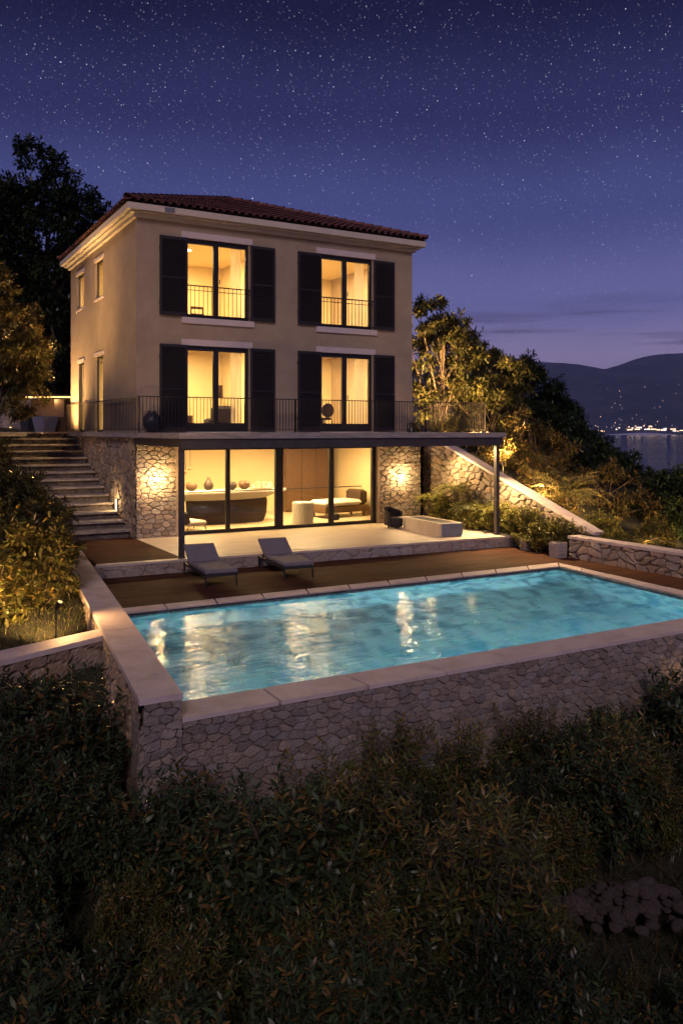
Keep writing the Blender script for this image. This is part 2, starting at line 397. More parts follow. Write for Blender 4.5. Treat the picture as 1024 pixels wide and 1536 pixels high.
stone_face(w, (.03, 0, -.1), (0, 1, 0), (-1, 0, 0), 9.0, SH+.1, seed=5, tone=(.42, .34, .27), cell=(.30, .24), step=.03, depth=.07); w.build('flank_wall', M['stone'], house)
w = MB(); w.box((9.55, .4, -.3), (9.80, 9.0, SH), (.3, .25, .2))
stone_face(w, (9.81, 9, -.1), (0, -1, 0), (1, 0, 0), 9.0, SH+.1, seed=6, tone=T1, step=.06); w.build('flank_wall', M['stone'], house)

# cornice
w = MB()
def ring(o0, o1, z0, z1):
    w.box((-o1, -o1, z0), (HW+o1, -o0, z1)); w.box((-o1, HD+o0, z0), (HW+o1, HD+o1, z1))
    w.box((-o1, -o0, z0), (-o0, HD+o0, z1)); w.box((HW+o0, -o0, z0), (HW+o1, HD+o0, z1))
ring(-.02, .10, 9.20, 9.302); ring(-.04, .22, 9.303, 9.36); ring(-.06, .34, 9.361, 9.54)
w.box((-.3, -.3, 9.541), (HW+.3, HD+.3, 9.56))
w.build('cornice', M['cornice'], house)

# roof tiles
def tile_roof():
    w = MB(); ov = .36; ze = 9.57; ap = Vector((4.75, 4.5, 11.36))
    cs = [Vector((-ov, -ov, ze)), Vector((HW+ov, -ov, ze)), Vector((HW+ov, HD+ov, ze)), Vector((-ov, HD+ov, ze))]
    rnd = random.Random(4)
    def tcol():
        k = rnd.uniform(.55, 1.15); return (.20*k, .075*k*rnd.uniform(.85, 1.2), .065*k*rnd.uniform(.85, 1.3))
    def halfpipe(p, t, s, n, L, r0, r1, lift):
        vs = []; N = 6; col = tcol()
        for e, (q, r) in enumerate(((p+n*lift, r0), (p+t*L+n*.012, r1))):
            for k in range(N+1):
                an = PI*k/N; vs.append(q+s*(math.cos(an)*r)+n*(math.sin(an)*r))
        for k in range(N+1):
            an = PI*k/N; vs.append(p+n*lift+s*(math.cos(an)*(r0-.016))+n*(math.sin(an)*(r0-.016)))
        fs = [(k, k+1, N+2+k, N+1+k) for k in range(N)]+[(k, 2*N+2+k, 2*N+3+k, k+1) for k in range(N)]
        w.add(vs, fs, col)
    for i in range(4):
        A, B = cs[i], cs[(i+1) % 4]; s = (B-A).normalized(); W_ = (B-A).length; mid = (A+B)/2
        t = (ap-mid); T_ = t.length; t.normalize(); n = s.cross(t).normalized()
        if n.z < 0: n = -n
        w.add([A, B, ap], [(0, 1, 2)], (.05, .025, .02))
        sp = .235; k0 = int(W_/2/sp)
        for c in range(-k0, k0+1):
            k = 0
            while True:
                tt = k*.34
                if abs(c*sp) > (W_/2)*(1-(tt+.15)/T_)-.02: break
                halfpipe(mid+s*(c*sp+rnd.uniform(-.008, .008))+t*(tt-.03+rnd.uniform(-.012, .012)), t, s, n, .40, .098, .080, .040)
                k += 1
                if tt > T_: break
    w.build('roof', M['tile'], house)
    roof = house.children[-1]
    w2 = MB(); w_save = w
    for c in cs:
        d = (ap-c); L = d.length; d.normalize(); s = d.cross(Vector((0, 0, 1))).normalized(); n = s.cross(d).normalized()
        if n.z < 0: n = -n
        k = 0
        while k*.33 < L-.1:
            p = c+d*(k*.33); N = 6; col = tcol(); vs = []
            for e, (q, r) in enumerate(((p+n*.10, .125), (p+d*.40+n*.07, .105))):
                for j in range(N+1):
                    an = PI*j/N; vs.append(q+s*(math.cos(an)*r)+n*(math.sin(an)*r*.9))
            w2.add(vs, [(j, j+1, N+2+j, N+1+j) for j in range(N)], tuple(x*1.35 for x in col)); k += 1
    w2.lathe([(.14, 11.34), (.12, 11.46), (.04, 11.49)], 4.75, 4.5, 10, (.2, .08, .07))
    w2.build('ridge_tiles', M['tile'], roof)
tile_roof()
# gutter vent plate on the fascia
w = MB(); w.box((.72, -.352, 9.385), (1.02, -.335, 9.52)); w.build('vent_plate', M['greypot'], house)

# windows
def pane(parent, plane, c, a0, a1, z0, z1):
    w = MB()
    if plane == 'x': w.box((a0, c, z0), (a1, c+.012, z1))
    else: w.box((c, a0, z0), (c+.012, a1, z1))
    return w.build('pane', M['glass'], parent)
def french_window(u0, u1, z0, z1, upper):
    w = MB(); y0, y1 = .06, .15
    w.box((u0, y0, z0), (u0+.085, y1, z1)); w.box((u1-.085, y0, z0), (u1, y1, z1)); w.box((u0+.085, y0, z1-.14), (u1-.085, y1, z1))
    lo = .11 if upper else .27
    w.box((u0+.085, y0, z0), (u1-.085, y1, z0+lo))
    um = (u0+u1)/2-.04
    w.box((um-.08, y0-.012, z0+lo), (um+.08, y1-.01, z1-.14))
    w.box((um+.10, y0-.05, z0+1.05), (um+.115, y0-.012, z0+1.2))
    win = w.build('window', M['metal'], house)
    pane(win, 'x', .10, u0+.085, um-.08, z0+lo, z1-.14); pane(win, 'x', .10, um+.08, u1-.085, z0+lo, z1-.14)
    w = MB(); w.box((u0-.13, -.035, z1+.003), (u1+.11, .05, z1+.185)); w.build('lintel', M['trim'], win)
    if upper:
        w = MB(); w.box((u0-.13, -.06, z0-.18), (u1+.16, .06, z0-.003)); w.build('sill', M['trim'], win)
    else:
        w = MB(); w.box((u0-.0, -.05, z0-.012), (u1+.0, .06, z0+.01)); w.build('threshold', M['trim'], win)
    w = MB(); n = 26; vs = []
    for k in range(n+1):
        x = u1-.42+.36*k/n; y = .44+.035*math.sin(k*1.45)
        vs += [(x, y, z0+.06), (x, y, z1+.1)]
    w.add(vs, [(2*k, 2*k+2, 2*k+3, 2*k+1) for k in range(n)]); w.build('curtain', M['curtain'], win, smooth=True)
    for (a, b) in ((u0-.80, u0+.04), (u1+.035, u1+.85)):
        zb, zt = z0+(.02 if upper else .05), z1+.005 if not upper else z1-.02
        w = MB(); y = -.05; st = .07
        w.box((a, y-.035, zb), (a+st, y+.012, zt)); w.box((b-st, y-.035, zb), (b, y+.012, zt))
        w.box((a+st, y-.035, zt-.09), (b-st, y+.012, zt)); w.box((a+st, y-.035, zb), (b-st, y+.012, zb+.10)); zm = zb+(zt-zb)*.47
        w.box((a+st, y-.035, zm), (b-st, y+.012, zm+.05))
        for (p, q) in ((zb+.10, zm), (zm+.05, zt-.09)):
            n = int((q-p)/.058)
            for k in range(n):
                z = p+(k+.5)*(q-p)/n
                vs = [(a+st, y-.028, z-.026), (b-st, y-.028, z-.026), (b-st, y-.034, z-.02), (a+st, y-.034, z-.02),
                      (a+st, y+.004, z+.026), (b-st, y+.004, z+.026), (b-st, y+.010, z+.020), (a+st, y+.010, z+.020)]
                w.add(vs, [(0, 1, 2, 3), (4, 5, 6, 7), (3, 2, 5, 4), (1, 0, 7, 6)])
        w.box((a+st, y+.013, zb+.1), (b-st, y+.018, zt-.09))
        for z in (zb+.35, zt-.4):
            w.box((a-.01 if a < u0 else b-.03, y-.012, z), (a+.03 if a < u0 else b+.01, y+.03, z+.06))
        w.build('shutter', M['shutter'], win)
    if upper:
        w = MB(); y = -.02
        zt = z0+.93; w.box((u0, y-.02, zt), (u1+.03, y+.01, zt+.035)); w.box((u0, y-.015, zt-.13), (u1+.03, y+.005, zt-.11)); w.box((u0, y-.02, z0+.07), (u1+.03, y+.01, z0+.095))
        n = 15
        for k in range(n+1):
            x = u0+.01+(u1-u0-.02)*k/n; w.box((x-.008, y-.013, z0+.09), (x+.008, y+.003, zt))
        w.build('balcony_rail', M['metal'], win)
    return win
for h in fr_holes: french_window(h[0], h[1], h[2], h[3], h[2] > 5)
for (a, b, z0, z1) in sd_holes:
    w = MB(); x0, x1 = .06, .11
    w.box((x0, a, z0), (x1, a+.07, z1)); w.box((x0, b-.07, z0), (x1, b, z1)); w.box((x0, a+.07, z1-.08), (x1, b-.07, z1)); w.box((x0, a+.07, z0), (x1, b-.07, z0+.08))
    win = w.build('window', M['metal'], house)
    pane(win, 'y', .08, a+.07, b-.07, z0+.08, z1-.08)
    w = MB(); w.box((-.03, a-.12, z1+.002), (.02, b+.12, z1+.12)); w.build('lintel', M['trim'], win)
    if z0 > 5:
        w = MB(); w.box((-.04, a-.08, z0-.07), (.03, b+.08, z0-.002)); w.build('sill', M['trim'], win)
# sliding glass front of the ground floor
w = MB(); y0, y1 = .10, .22; zt = 2.62
w.box((1.22, y0, 0), (1.345, y1, zt)); w.box((7.965, y0, 0), (8.11, y1, zt)); w.box((1.345, y0, 2.52), (7.965, y1, zt)); w.box((1.345, y0, 0.0), (7.965, y1, .11))
for a, b in ((2.775, 2.90), (4.42, 4.68), (6.34, 6.50)): w.box((a, y0-.004, .11), (b, y1-.01, 2.52))
w.box((1.22, y0+.03, 2.62), (8.11, y1+.1, 2.9))
sld = w.build('sliding_door', M['metal'], house)
for a, b in ((1.345, 2.775), (2.90, 4.42), (4.68, 6.34), (6.50, 7.965)): pane(sld, 'x', .15, a, b, .11, 2.52)
w = MB(); w.box((1.345, .165, 1.24), (7.6, .185, 1.27)); w.build('guard_rail', M['metal'], sld)

# wall lamps
for u, z in ((.56, 1.69), (8.98, 1.56)):
    w = MB(); w.box((u-.07, -.045, z-.06), (u+.07, .04, z+.06)); w.box((u-.085, -.1, z+.05), (u+.085, -.04, z+.065)); w.box((u-.085, -.1, z-.065), (u+.085, -.04, z-.05))
    lp = w.build('wall_lamp', M['beam'], house)
    w = MB(); w.lathe([(.02, z-.052), (.07, z-.03), (.082, z), (.07, z+.03), (.02, z+.052)], u, -.11, 14); w.build('lamp_glass', M['bulb'], lp, smooth=True)
# recessed stair light in the flank wall
w = MB(); w.box((-.085, 1.86, .62), (-.02, 1.98, 1.02)); nl = w.build('stair_light', M['beam'], house)
w = MB(); w.box((-.10, 1.885, .64), (-.085, 1.955, 1.0)); w.build('lamp_glass', M['bulbsoft'], nl)

# ================================================================ TERRACE SLAB / CANOPY
can = thing('terrace_canopy', 'stone edged terrace slab on a dark steel beam and two slim posts, shading the patio', 'canopy')
w = MB()
w.prism([(-.16, -4.28), (4.0, -4.34), (9.86, -4.42), (9.86, -.05), (12.3, -.75), (12.3, 5), (9.84, 5), (9.84, .0), (-.16, .0)], 2.905, 3.045)
w.prism([(-.16, .0), (-.0, .0), (-.0, 9.4), (-.22, 9.4)], 2.905, 3.045)
w.build('slab', M['slab'], can)
w = MB()
w.prism([(-.10, -4.22), (9.8, -4.36), (9.8, -4.24), (-.10, -4.10)], 2.66, 2.90)
w.box((-.08, -4.1, 2.70), (.03, 0.0, 2.90)); w.box((9.68, -4.24, 2.68), (9.8, 0.02, 2.90))
for k in range(1, 7): w.box((k*1.4-.05, -4.12, 2.74), (k*1.4+.04, 0, 2.90))
w.build('beam', M['beam'], can)
for (x, y) in ((-.03, -4.06), (9.62, -4.28)):
    w = MB(); w.box((x-.06, y-.06, 0.0), (x+.06, y+.06, 2.66)); w.box((x-.09, y-.09, 0.0), (x+.09, y+.09, .015)); w.build('column', M['beam'], can)
w = MB(); w.box((9.81, 1.03, -.4), (10.6, 1.3, 2.88), (.3, .25, .2)); stone_face(w, (9.81, 1.02, -.3), (1, 0, 0), (0, -1, 0), .8, 3.18, seed=77, tone=(.42, .35, .28), step=.03, cell=(.3, .16)); w.build('support_wall', M['stone'], can)
w = MB(); w.box((8.93, -.02, 2.55), (9.06, .0-.002, 2.75)); w.build('bracket', M['metal'], can)

# ---- railings
def railing(name, label, P0, P1, z0, h, n, endposts=(1, 1)):
    P0, P1 = Vector(P0), Vector(P1); L = (P1-P0).length; ang = math.atan2(P1.y-P0.y, P1.x-P0.x)
    t = thing(name, label, 'railing', (P0.x, P0.y, z0), ang, None)
    w = MB(); w.box((0, -.018, h-.028), (L, .018, h)); w.build('top_rail', M['metal'], t)
    w = MB(); w.box((0, -.012, .07), (L, .012, .09)); w.build('bottom_rail', M['metal'], t)
    for k, e in enumerate(endposts):
        if e:
            x = k*L; w = MB(); w.box((x-.02, -.02, 0), (x+.02, .02, h-.028)); w.build('post', M['metal'], t)
    w = MB(); w.box((-.0075, -.0075, .09), (.0075, .0075, h-.028)); b0 = w.build('baluster', M['metal'], t)
    for k in range(1, n):
        o = b0 if k == 1 else b0.copy()
        if k > 1: link(o, t)
        o.location = (L*k/n, 0, 0)
    return t
railing('terrace_railing', 'black metal railing in front of the left french window pair', (-.10, -.62, 0), (4.75, -.62, 0), 3.045, 1.03, 46)
railing('terrace_railing', 'black metal railing in front of the right french windows', (4.75, -.62, 0), (9.62, -.62, 0), 3.045, 1.03, 46, (1, 1))
railing('terrace_railing', 'black metal railing running past the right house corner into the lit tree', (9.62, -.62, 0), (12.15, -.62, 0), 3.045, 1.03, 24, (1, 1))
railing('terrace_railing', 'black railing end returning beside the trees, right of the house', (12.15, -.62, 0), (12.15, 3.2, 0), 3.045, 1.03, 36, (0, 1))
railing('terrace_railing', 'black metal railing along the left flank above the stairs', (-.10, 9.3, 0), (-.10, -.62, 0), 3.045, 1.03, 62, (1, 0))

# ================================================================ STAIRS
st = thing('stone_staircase', 'rough stone steps climbing between the hedge and the stone flank of the villa', 'stairs')
for i in range(14):
    y = .45+.62*i; z = .2178*(i+1); rr = random.Random(i)
    w = MB(); col = None
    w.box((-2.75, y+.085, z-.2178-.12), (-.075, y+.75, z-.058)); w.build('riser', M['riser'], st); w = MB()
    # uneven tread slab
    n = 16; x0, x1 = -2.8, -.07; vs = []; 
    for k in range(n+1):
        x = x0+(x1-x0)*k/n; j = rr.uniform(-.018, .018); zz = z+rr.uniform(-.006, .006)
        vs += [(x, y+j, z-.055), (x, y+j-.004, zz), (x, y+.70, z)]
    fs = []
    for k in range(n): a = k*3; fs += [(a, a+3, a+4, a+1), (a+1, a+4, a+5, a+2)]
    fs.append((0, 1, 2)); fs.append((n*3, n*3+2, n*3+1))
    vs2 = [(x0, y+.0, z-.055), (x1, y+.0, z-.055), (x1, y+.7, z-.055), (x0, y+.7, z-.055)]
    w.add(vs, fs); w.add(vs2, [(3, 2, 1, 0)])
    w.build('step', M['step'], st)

# ================================================================ PATIO, DECK
w = MB()
w.prism([(.0, -4.02), (10.03, -4.42), (10.03, -1.0), (9.72, 0.35), (0.0, .35)], -.06, .0)
w.build('patio', M['patio']); tag(C.objects['patio'], 'pale stone patio under the canopy', None, None, 'structure'); 
w = MB(); w.prism([(-2.02, -4.02), (.0, -4.02), (.0, .48), (-1.9, .48)], -.06, -.004); tag(w.build('upper_deck', M['deck']), None, None, None, 'structure')
w = MB(); rng_ = random.Random(3)
w.prism([(-2.12, -4.22), (10.05, -4.74), (10.03, -4.42), (-2.06, -4.0)], -.055, .0)
k_ = w.build('patio_edge', M['patio']); tag(k_, None, None, None, 'structure')
w = MB(); w.box((0, .2, -.3), (.1, .3, -.2), (.3, .3, .3))
ang = math.atan2(-.52, 12.17)
stone_face(w, (-2.12, -4.19, -.33), (math.cos(ang), math.sin(ang), 0), (math.sin(ang), -math.cos(ang), 0), 12.18, .275, seed=21, tone=(.46, .40, .37), cell=(.5, .2), step=.03, depth=.02, vary=.12, gap=.03)
w.prism([(-2.12, -4.17), (10.03, -4.69), (10.03, -4.2), (-2.12, -3.9)], -.5, -.056, (.4, .35, .3))
w.prism([(10.03, -4.7), (10.05, -4.7), (10.05, .3), (10.03, .3)], -.5, -.002, (.4, .35, .3))
tag(w.build('patio_step', M['stone']), None, None, None, 'structure')
w = MB()
w.prism([(-2.15, -4.1), (10.0, -4.6), (10.0, -7.2), (9.80, -14.2), (8.14+.2, -14.2), (8.83, -7.66), (-2.42, -7.62)], -.40, -.314)
tag(w.build('deck', M['deck']), None, None, None, 'structure')

# ================================================================ POOL
pool = thing('swimming_pool', 'turquoise lit rectangular pool with pale stone coping in front of the villa', 'swimming pool')
def parL(v): return -3.41+.1215*(v+14.08)   # inner edge of the left parapet
WZ = -.41; PZ = -.31
pin = [(parL(-13.5)+.02, -13.5), (7.86, -13.5), (8.47, -8.07), (parL(-8.1)+.02, -8.07)]
w = MB()
fl = -1.85
n = 4
vs = [(p[0], p[1], PZ-.03) for p in pin]+[(p[0], p[1], fl) for p in pin]
w.add(vs, [(7, 6, 5, 4), (0, 1, 5, 4)][:1]+[(i, i+4, (i+1) % 4+4, (i+1) % 4) for i in range(4)])
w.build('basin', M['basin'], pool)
def slabs(A0, A1, B0, B1, n, z):
    """coping strip between edge A0-A1 and edge B0-B1, cut into n slabs with open joints"""
    w = MB(); rr = random.Random(int(abs(A0[0])*10)+n)
    for k in range(n):
        a, b = k/n+.0016, (k+1)/n-.0016; L = lambda P, Q, t_: (P[0]+(Q[0]-P[0])*t_, P[1]+(Q[1]-P[1])*t_)
        w.prism([L(A0, A1, a), L(A0, A1, b), L(B0, B1, b), L(B0, B1, a)], z-.055, z+rr.uniform(-.0025, .0025))
    w.build('coping', M['coping'], pool)
slabs(pin[3], pin[2], (parL(-7.64), -7.64), (8.83, -7.64), 11, PZ)
slabs((8.14+.12, -14.05), (8.85, -7.64), (7.87, -13.5), (8.48, -8.09), 7, PZ-.003)
slabs((parL(-14.1), -14.10), (8.25, -14.10), (parL(-13.5), -13.5), (7.86, -13.5), 9, PZ+.003)
# small mosaic line under the coping on the far and right sides
for (a, b, nn) in ((pin[3], pin[2], (0, -1)), (pin[2], pin[1], (-1, 0))):
    A = Vector((*a, 0)); B = Vector((*b, 0)); L = (B-A).length; d = (B-A)/L; N = Vector((d.y, -d.x, 0)); tl = MB()
    k = int(L/.05)
    for i in range(k):
        p = A+d*(i*.05+.006)+N*.006; q = A+d*(i*.05+.044)+N*.006; g = random.uniform(.5, 1.1)
        tl.add([(p.x, p.y, PZ-.095), (q.x, q.y, PZ-.095), (q.x, q.y, PZ-.052), (p.x, p.y, PZ-.052)], [(0, 1, 2, 3)], (.18*g, .30*g, .36*g))
    tl.build('mosaic_band', M['stone'], pool)

# pool lamps in the front and right walls
for (x, y, r) in ((-1.6, -13.46, 0), (1.4, -13.46, 0), (4.4, -13.46, 0), (6.9, -13.46, 0)):
    w = MB(); prof = [(.0, 0), (.10, 0), (.10, .03), (.0, .045)]
    w.lathe(prof[1:3]+[(.07, .045)], 0, 0, 16)
    o = w.build('pool_lamp', M['poolbulb'], pool); o.location = (x, y, -1.05); o.rotation_euler = (-PI/2, 0, 0) if r == 0 else (0, -PI/2, 0)
w = MB(); w.add([(p[0], p[1], WZ) for p in pin], [(0, 1, 2, 3)])
tag(w.build('water', M['water']), 'turquoise rippled pool water', None, None, 'structure')

# front retaining wall of the pool
fw = thing('pool_wall', 'long rubble stone retaining wall below the front pool coping', 'stone wall')
w = MB()
w.box((parL(-14.1)-.46, -14.06, -3.0), (8.3, -13.62, PZ-.056), (.3, .26, .24))
stone_face(w, (parL(-14.1)-.5, -14.06, -2.6), (1, 0, 0), (0, -1, 0), 11.9, 2.6-.056-.31, seed=31, tone=(.315, .280, .270), cell=(.20, .098), step=.0145, depth=.042, vary=.24, gap=.016, warp=.16, jit=.24, dark=.70)
w.build('stonework', M['stone'], fw)

# left parapet
pa = thing('parapet_wall', 'long low stone parapet with broad pale coping left of the pool, ending in a pier', 'stone wall')
def parpoly(o0, o1, v0, v1): return [(parL(v0)-o1, v0), (parL(v0)-o0, v0), (parL(v1)-o0, v1), (parL(v1)-o1, v1)]
w = MB(); edges = [-14.12, -12.4, -10.6, -8.8, -7.0, -5.2, -3.4, -1.6, .2, 2.6]
for a, b in zip(edges[:-1], edges[1:]):
    w.prism(parpoly(-.02, .50, a, b-.006), -.075, 0.0+random.uniform(-.002, .002))
w.build('coping', M['coping'], pa)
w = MB(); w.prism(parpoly(.02, .43, -14.05, 2.6), -2.6, -.077, (.4, .35, .3))
d_ = Vector((.1215, 1, 0)).normalized(); nl_ = (-d_.y, d_.x, 0)
stone_face(w, (parL(-14.06)-.45, -14.06, -2.6), tuple(d_), nl_, 16.8, 2.52, seed=41, tone=(.42, .34, .27), cell=(.34, .22), step=.035)
stone_face(w, (parL(-14.06)-.45, -14.09, -2.6), (1, 0, 0), (0, -1, 0), .45, 2.53, seed=44, tone=(.315, .280, .270), cell=(.19, .098), step=.0145, jit=.24, warp=.16, gap=.016, dark=.70)
w.box((parL(-14.06)-.02, -14.06, -.36), (parL(-14.06)+.004, -13.6, -.077), (.40, .34, .34))
w.build('stonework', M['stone'], pa)
# cross wall
cw_ = thing('garden_wall', 'short low wall with warmly lit coping meeting the parapet from the left', 'stone wall')
w = MB(); w.add([(-3.40, -10.0, -.10), (-3.34, -10.42, -.10), (-8.2, -11.55, -.42), (-8.2, -10.7, -.42), (-3.40, -10.0, -.18), (-3.34, -10.42, -.18), (-8.2, -11.55, -.50), (-8.2, -10.7, -.50)],
    [(0, 3, 2, 1), (4, 5, 6, 7), (1, 2, 6, 5), (2, 3, 7, 6), (3, 0, 4, 7), (0, 1, 5, 4)]); w.build('coping', M['coping'], cw_)
w = MB(); e_ = Vector((4.84, 1.13, 0)).normalized()
stone_face(w, (-8.2, -11.50, -2.2), tuple(e_), (e_.y, -e_.x, 0), 4.95, 1.9, seed=47, tone=(.38, .31, .26), cell=(.4, .22), step=.035, top=lambda s: 1.69+.32*s/4.95)
w.add([(-8.2, -11.5, -2.3), (-3.4, -10.38, -2.3), (-3.4, -10.05, -2.3), (-8.2, -10.75, -2.3), (-8.2, -11.5, -.51), (-3.4, -10.38, -.19), (-3.4, -10.05, -.19), (-8.2, -10.75, -.51)],
      [(0, 1, 5, 4), (2, 3, 7, 6), (3, 0, 4, 7), (1, 2, 6, 5), (4, 5, 6, 7)], (.3, .25, .2))
w.build('stonework', M['stone'], cw_)
# right low retaining wall
rw = thing('retaining_wall', 'low round stoned wall with thin coping right of the pool deck', 'stone wall')
w = MB(); w.prism([(9.70, -7.10), (9.68, -14.4), (10.15, -14.4), (10.15, -7.05)], .20, .27); w.build('coping', M['coping'], rw)
w = MB(); w.prism([(9.78, -7.15), (9.78, -14.4), (10.1, -14.4), (10.1, -7.1)], -1.0, .198, (.3, .26, .22))
stone_face(w, (9.77, -7.14, -.36), (0, -1, 0), (-1, 0, 0), 7.3, .555, seed=51, tone=(.50, .41, .34), cell=(.36, .2), step=.021, depth=.06)
stone_face(w, (10.1, -7.12, -.36), (-1, 0, 0), (0, 1, 0), .34, .555, seed=52, tone=(.40, .33, .30), step=.03)
w.build('stonework', M['stone'], rw)
# sloping garden wall
sw = thing('sloping_wall', 'stone garden wall whose pale coping slopes down from the terrace to the pool', 'stone wall')
def topz(v): return .30+(v+7.1)*.358
A_, B_ = Vector((10.72, -7.1, 0)), Vector((10.42, .6, 0)); L_ = (B_-A_).length; e_ = (B_-A_)/L_; nL = Vector((-e_.y, e_.x, 0))
w = MB()
def slopebox(o0, o1, za, zb):
    v = []
    for P, tz in ((A_, topz(A_.y)), (B_, topz(B_.y))):
        for o, z in ((o0, za), (o1, za), (o1, zb), (o0, zb)):
            q = P+nL*o; v.append((q.x, q.y, (tz+z) if z > -1 else -1.0))
    return v, [(0, 1, 2, 3), (7, 6, 5, 4), (0, 4, 5, 1), (1, 5, 6, 2), (2, 6, 7, 3), (3, 7, 4, 0)]
v, f = slopebox(.05, -.36, -.08, 0.0); w.add(v, f); w.build('coping', M['coping'], sw)
w = MB(); v, f = slopebox(-.03, -.31, -5, -.082); w.add(v, f, (.3, .25, .2))
stone_face(w, (A_.x, A_.y, -.45), tuple(e_), tuple(nL), L_, 3.0, seed=61, tone=(.42, .34, .265), cell=(.34, .2), step=.035, depth=.06, top=lambda s: topz(A_.y+s*e_.y)+.45-.082)
w.build('stonework', M['stone'], sw)

# ================================================================ LOUNGERS
lg = thing('sun_lounger', 'grey cushioned sun lounger left of its twin, by the canopy post', 'sun lounger', (.12, -5.58, -.31), math.radians(-5), 'sun loungers on the deck')
def lounger_parts(t):
    # local: x width, y length, head at +y; 0.74 x 1.95
    w = MB(); hw, hl, fz = .37, .97, .235
    w.box((-hw, -hl, fz), (-hw+.045, hl, fz+.055)); w.box((hw-.045, -hl, fz), (hw, hl, fz+.055))
    w.box((-hw+.045, -hl, fz), (hw-.045, -hl+.045, fz+.055)); w.box((-hw+.045, hl-.045, fz), (hw-.045, hl, fz+.055))
    for k in range(9): w.box((-hw+.045, -hl+.12+k*.15, fz+.015), (hw-.045, -hl+.17+k*.15, fz+.04))
    w.build('frame', M['lframe'], t)
    for sx in (-1, 1):
        for sy in (-1, 1):
            w = MB(); x, y = sx*(hw-.025), sy*(hl-.03)
            w.tube([(x, y, fz+.01), (x+sx*.004, y+sy*.012, .0)], [.026, .018], 8); w.build('leg', M['lframe'], t)
    w = MB(); y0, y1 = -hl+.0, .42
    w.box((-hw+.005, y0, fz+.052), (hw-.005, y1, fz+.155), bev=.026); w.build('seat_cushion', M['cushion'], t, smooth=False)
    a = math.radians(31); R = Matrix.Translation((0, .43, fz+.07)) @ Matrix.Rotation(a, 4, 'X')
    w = MB(); w.box((-hw+.005, 0, 0), (hw-.005, .66, .10), rot=R, bev=.026); w.build('back_cushion', M['cushion'], t)
    w = MB(); w.box((-hw+.03, .0, -.022), (hw-.03, .64, -.002), rot=R); w.tube([R @ Vector((-.25, .5, -.02)), (-.25, .88, fz+.03)], .012); w.tube([R @ Vector((.25, .5, -.02)), (.25, .88, fz+.03)], .012)
    w.build('backrest_frame', M['lframe'], t)
lounger_parts(lg)
l2 = copy_tree(lg); l2.location = (2.06, -5.50, -.31); l2.rotation_euler.z = math.radians(-6)
l2['label'] = 'grey cushioned sun lounger right of its twin, nearer the pool middle'

# ================================================================ PATIO THINGS
t = thing('stone_bench', 'long low pale box bench with dark inset pads on the patio by the right pier', 'bench', (8.22, -2.92, 0), math.radians(-4))
w = MB(); w.box((-.37, -1.1, .0), (.37, -.98, .40), bev=.01); w.box((-.37, .98, 0), (.37, 1.1, .40), bev=.01); w.box((-.37, -.98, .0), (-.27, .98, .40)); w.box((.27, -.98, 0), (.37, .98, .40)); w.box((-.27, -.98, .0), (.27, .98, .33)); w.build('body', M['patio'], t)
for y in (-.92, .02): w = MB(); w.box((-.25, y, .332), (.25, y+.86, .385), bev=.015); w.build('pad', M['darkpot'], t)
w = MB(); w.box((-.32, -1.125, .02), (.372, -1.102, .385)); w.build('end_panel', M['greypot'], t)
t = thing('wicker_armchair', 'small dark rounded armchair against the right stone pier', 'armchair', (7.92, -1.35, 0), math.radians(20))
w = MB(); w.lathe([(.22, .05), (.28, .12), (.30, .30), (.26, .34)], 0, 0, 16); w.build('seat', M['fabricdark'], t, smooth=True)
w = MB()
for k in range(-6, 7):
    a0, a1 = math.radians(90+k*15-7.6), math.radians(90+k*15+7.6); h = .66-.012*abs(k)**1.4
    v = []
    for r in (.27, .34):
        for a in (a0, a1):
            for z in (.1, h): v.append((math.cos(a)*r, math.sin(a)*r, z))
    w.add(v, [(0, 1, 3, 2), (4, 6, 7, 5), (1, 5, 7, 3), (0, 4, 5, 1), (2, 3, 7, 6)])
w.build('backrest', M['fabricdark'], t)
for a in (45, 135, 225, 315):
    w = MB(); w.tube([(math.cos(math.radians(a))*.22, math.sin(math.radians(a))*.22, 0), (math.cos(math.radians(a))*.2, math.sin(math.radians(a))*.2, .1)], .02); w.build('leg', M['metal'], t)
t = thing('side_table', 'low dark table with a pale shelf between armchair and bench', 'table', (8.12, -1.72, 0), math.radians(-4))
w = MB(); w.box((-.19, -.22, .34), (.19, .22, .37)); w.build('table_top', M['patio'], t)
w = MB(); w.box((-.17, -.2, .15), (.17, .2, .17)); w.build('shelf', M['beam'], t)
for x in (-.17, .17):
    for y in (-.2, .2): w = MB(); w.box((x-.018, y-.018, 0), (x+.018, y+.018, .34)); w.build('leg', M['metal'], t)

# garden pots on deck
def pot(name, label, loc, s, m, rz=0, h=.4, taper=.8, plant=None):
    t = thing(name, label, 'planter', loc, rz)
    w = MB(); a, b = s*taper/2, s/2
    vs = [(-a,-a,0),(a,-a,0),(a,a,0),(-a,a,0),(-b,-b,h),(b,-b,h),(b,b,h),(-b,b,h),(-b+.03,-b+.03,h),(b-.03,-b+.03,h),(b-.03,b-.03,h),(-b+.03,b-.03,h),(-a,-a,h-.06),(a,-a,h-.06),(a,a,h-.06),(-a,a,h-.06)]
    fs = [(3,2,1,0),(0,1,5,4),(1,2,6,5),(2,3,7,6),(3,0,4,7),(4,5,9,8),(5,6,10,9),(6,7,11,10),(7,4,8,11),(8,9,13,12),(9,10,14,13),(10,11,15,14),(11,8,12,15)]
    w.add(vs, fs); w.build('pot_body', m, t)
    w = MB(); w.add([(-a,-a,h-.055),(a,-a,h-.055),(a,a,h-.055),(-a,a,h-.055)], [(0,1,2,3)]); w.build('soil', M['darkbrown'], t)
    return t
pot('square_planter', 'small square stone planter at the foot of the leafy bush beside the patio end', (9.70, -5.45, -.314), .26, M['slab'], .1, .34, .85)
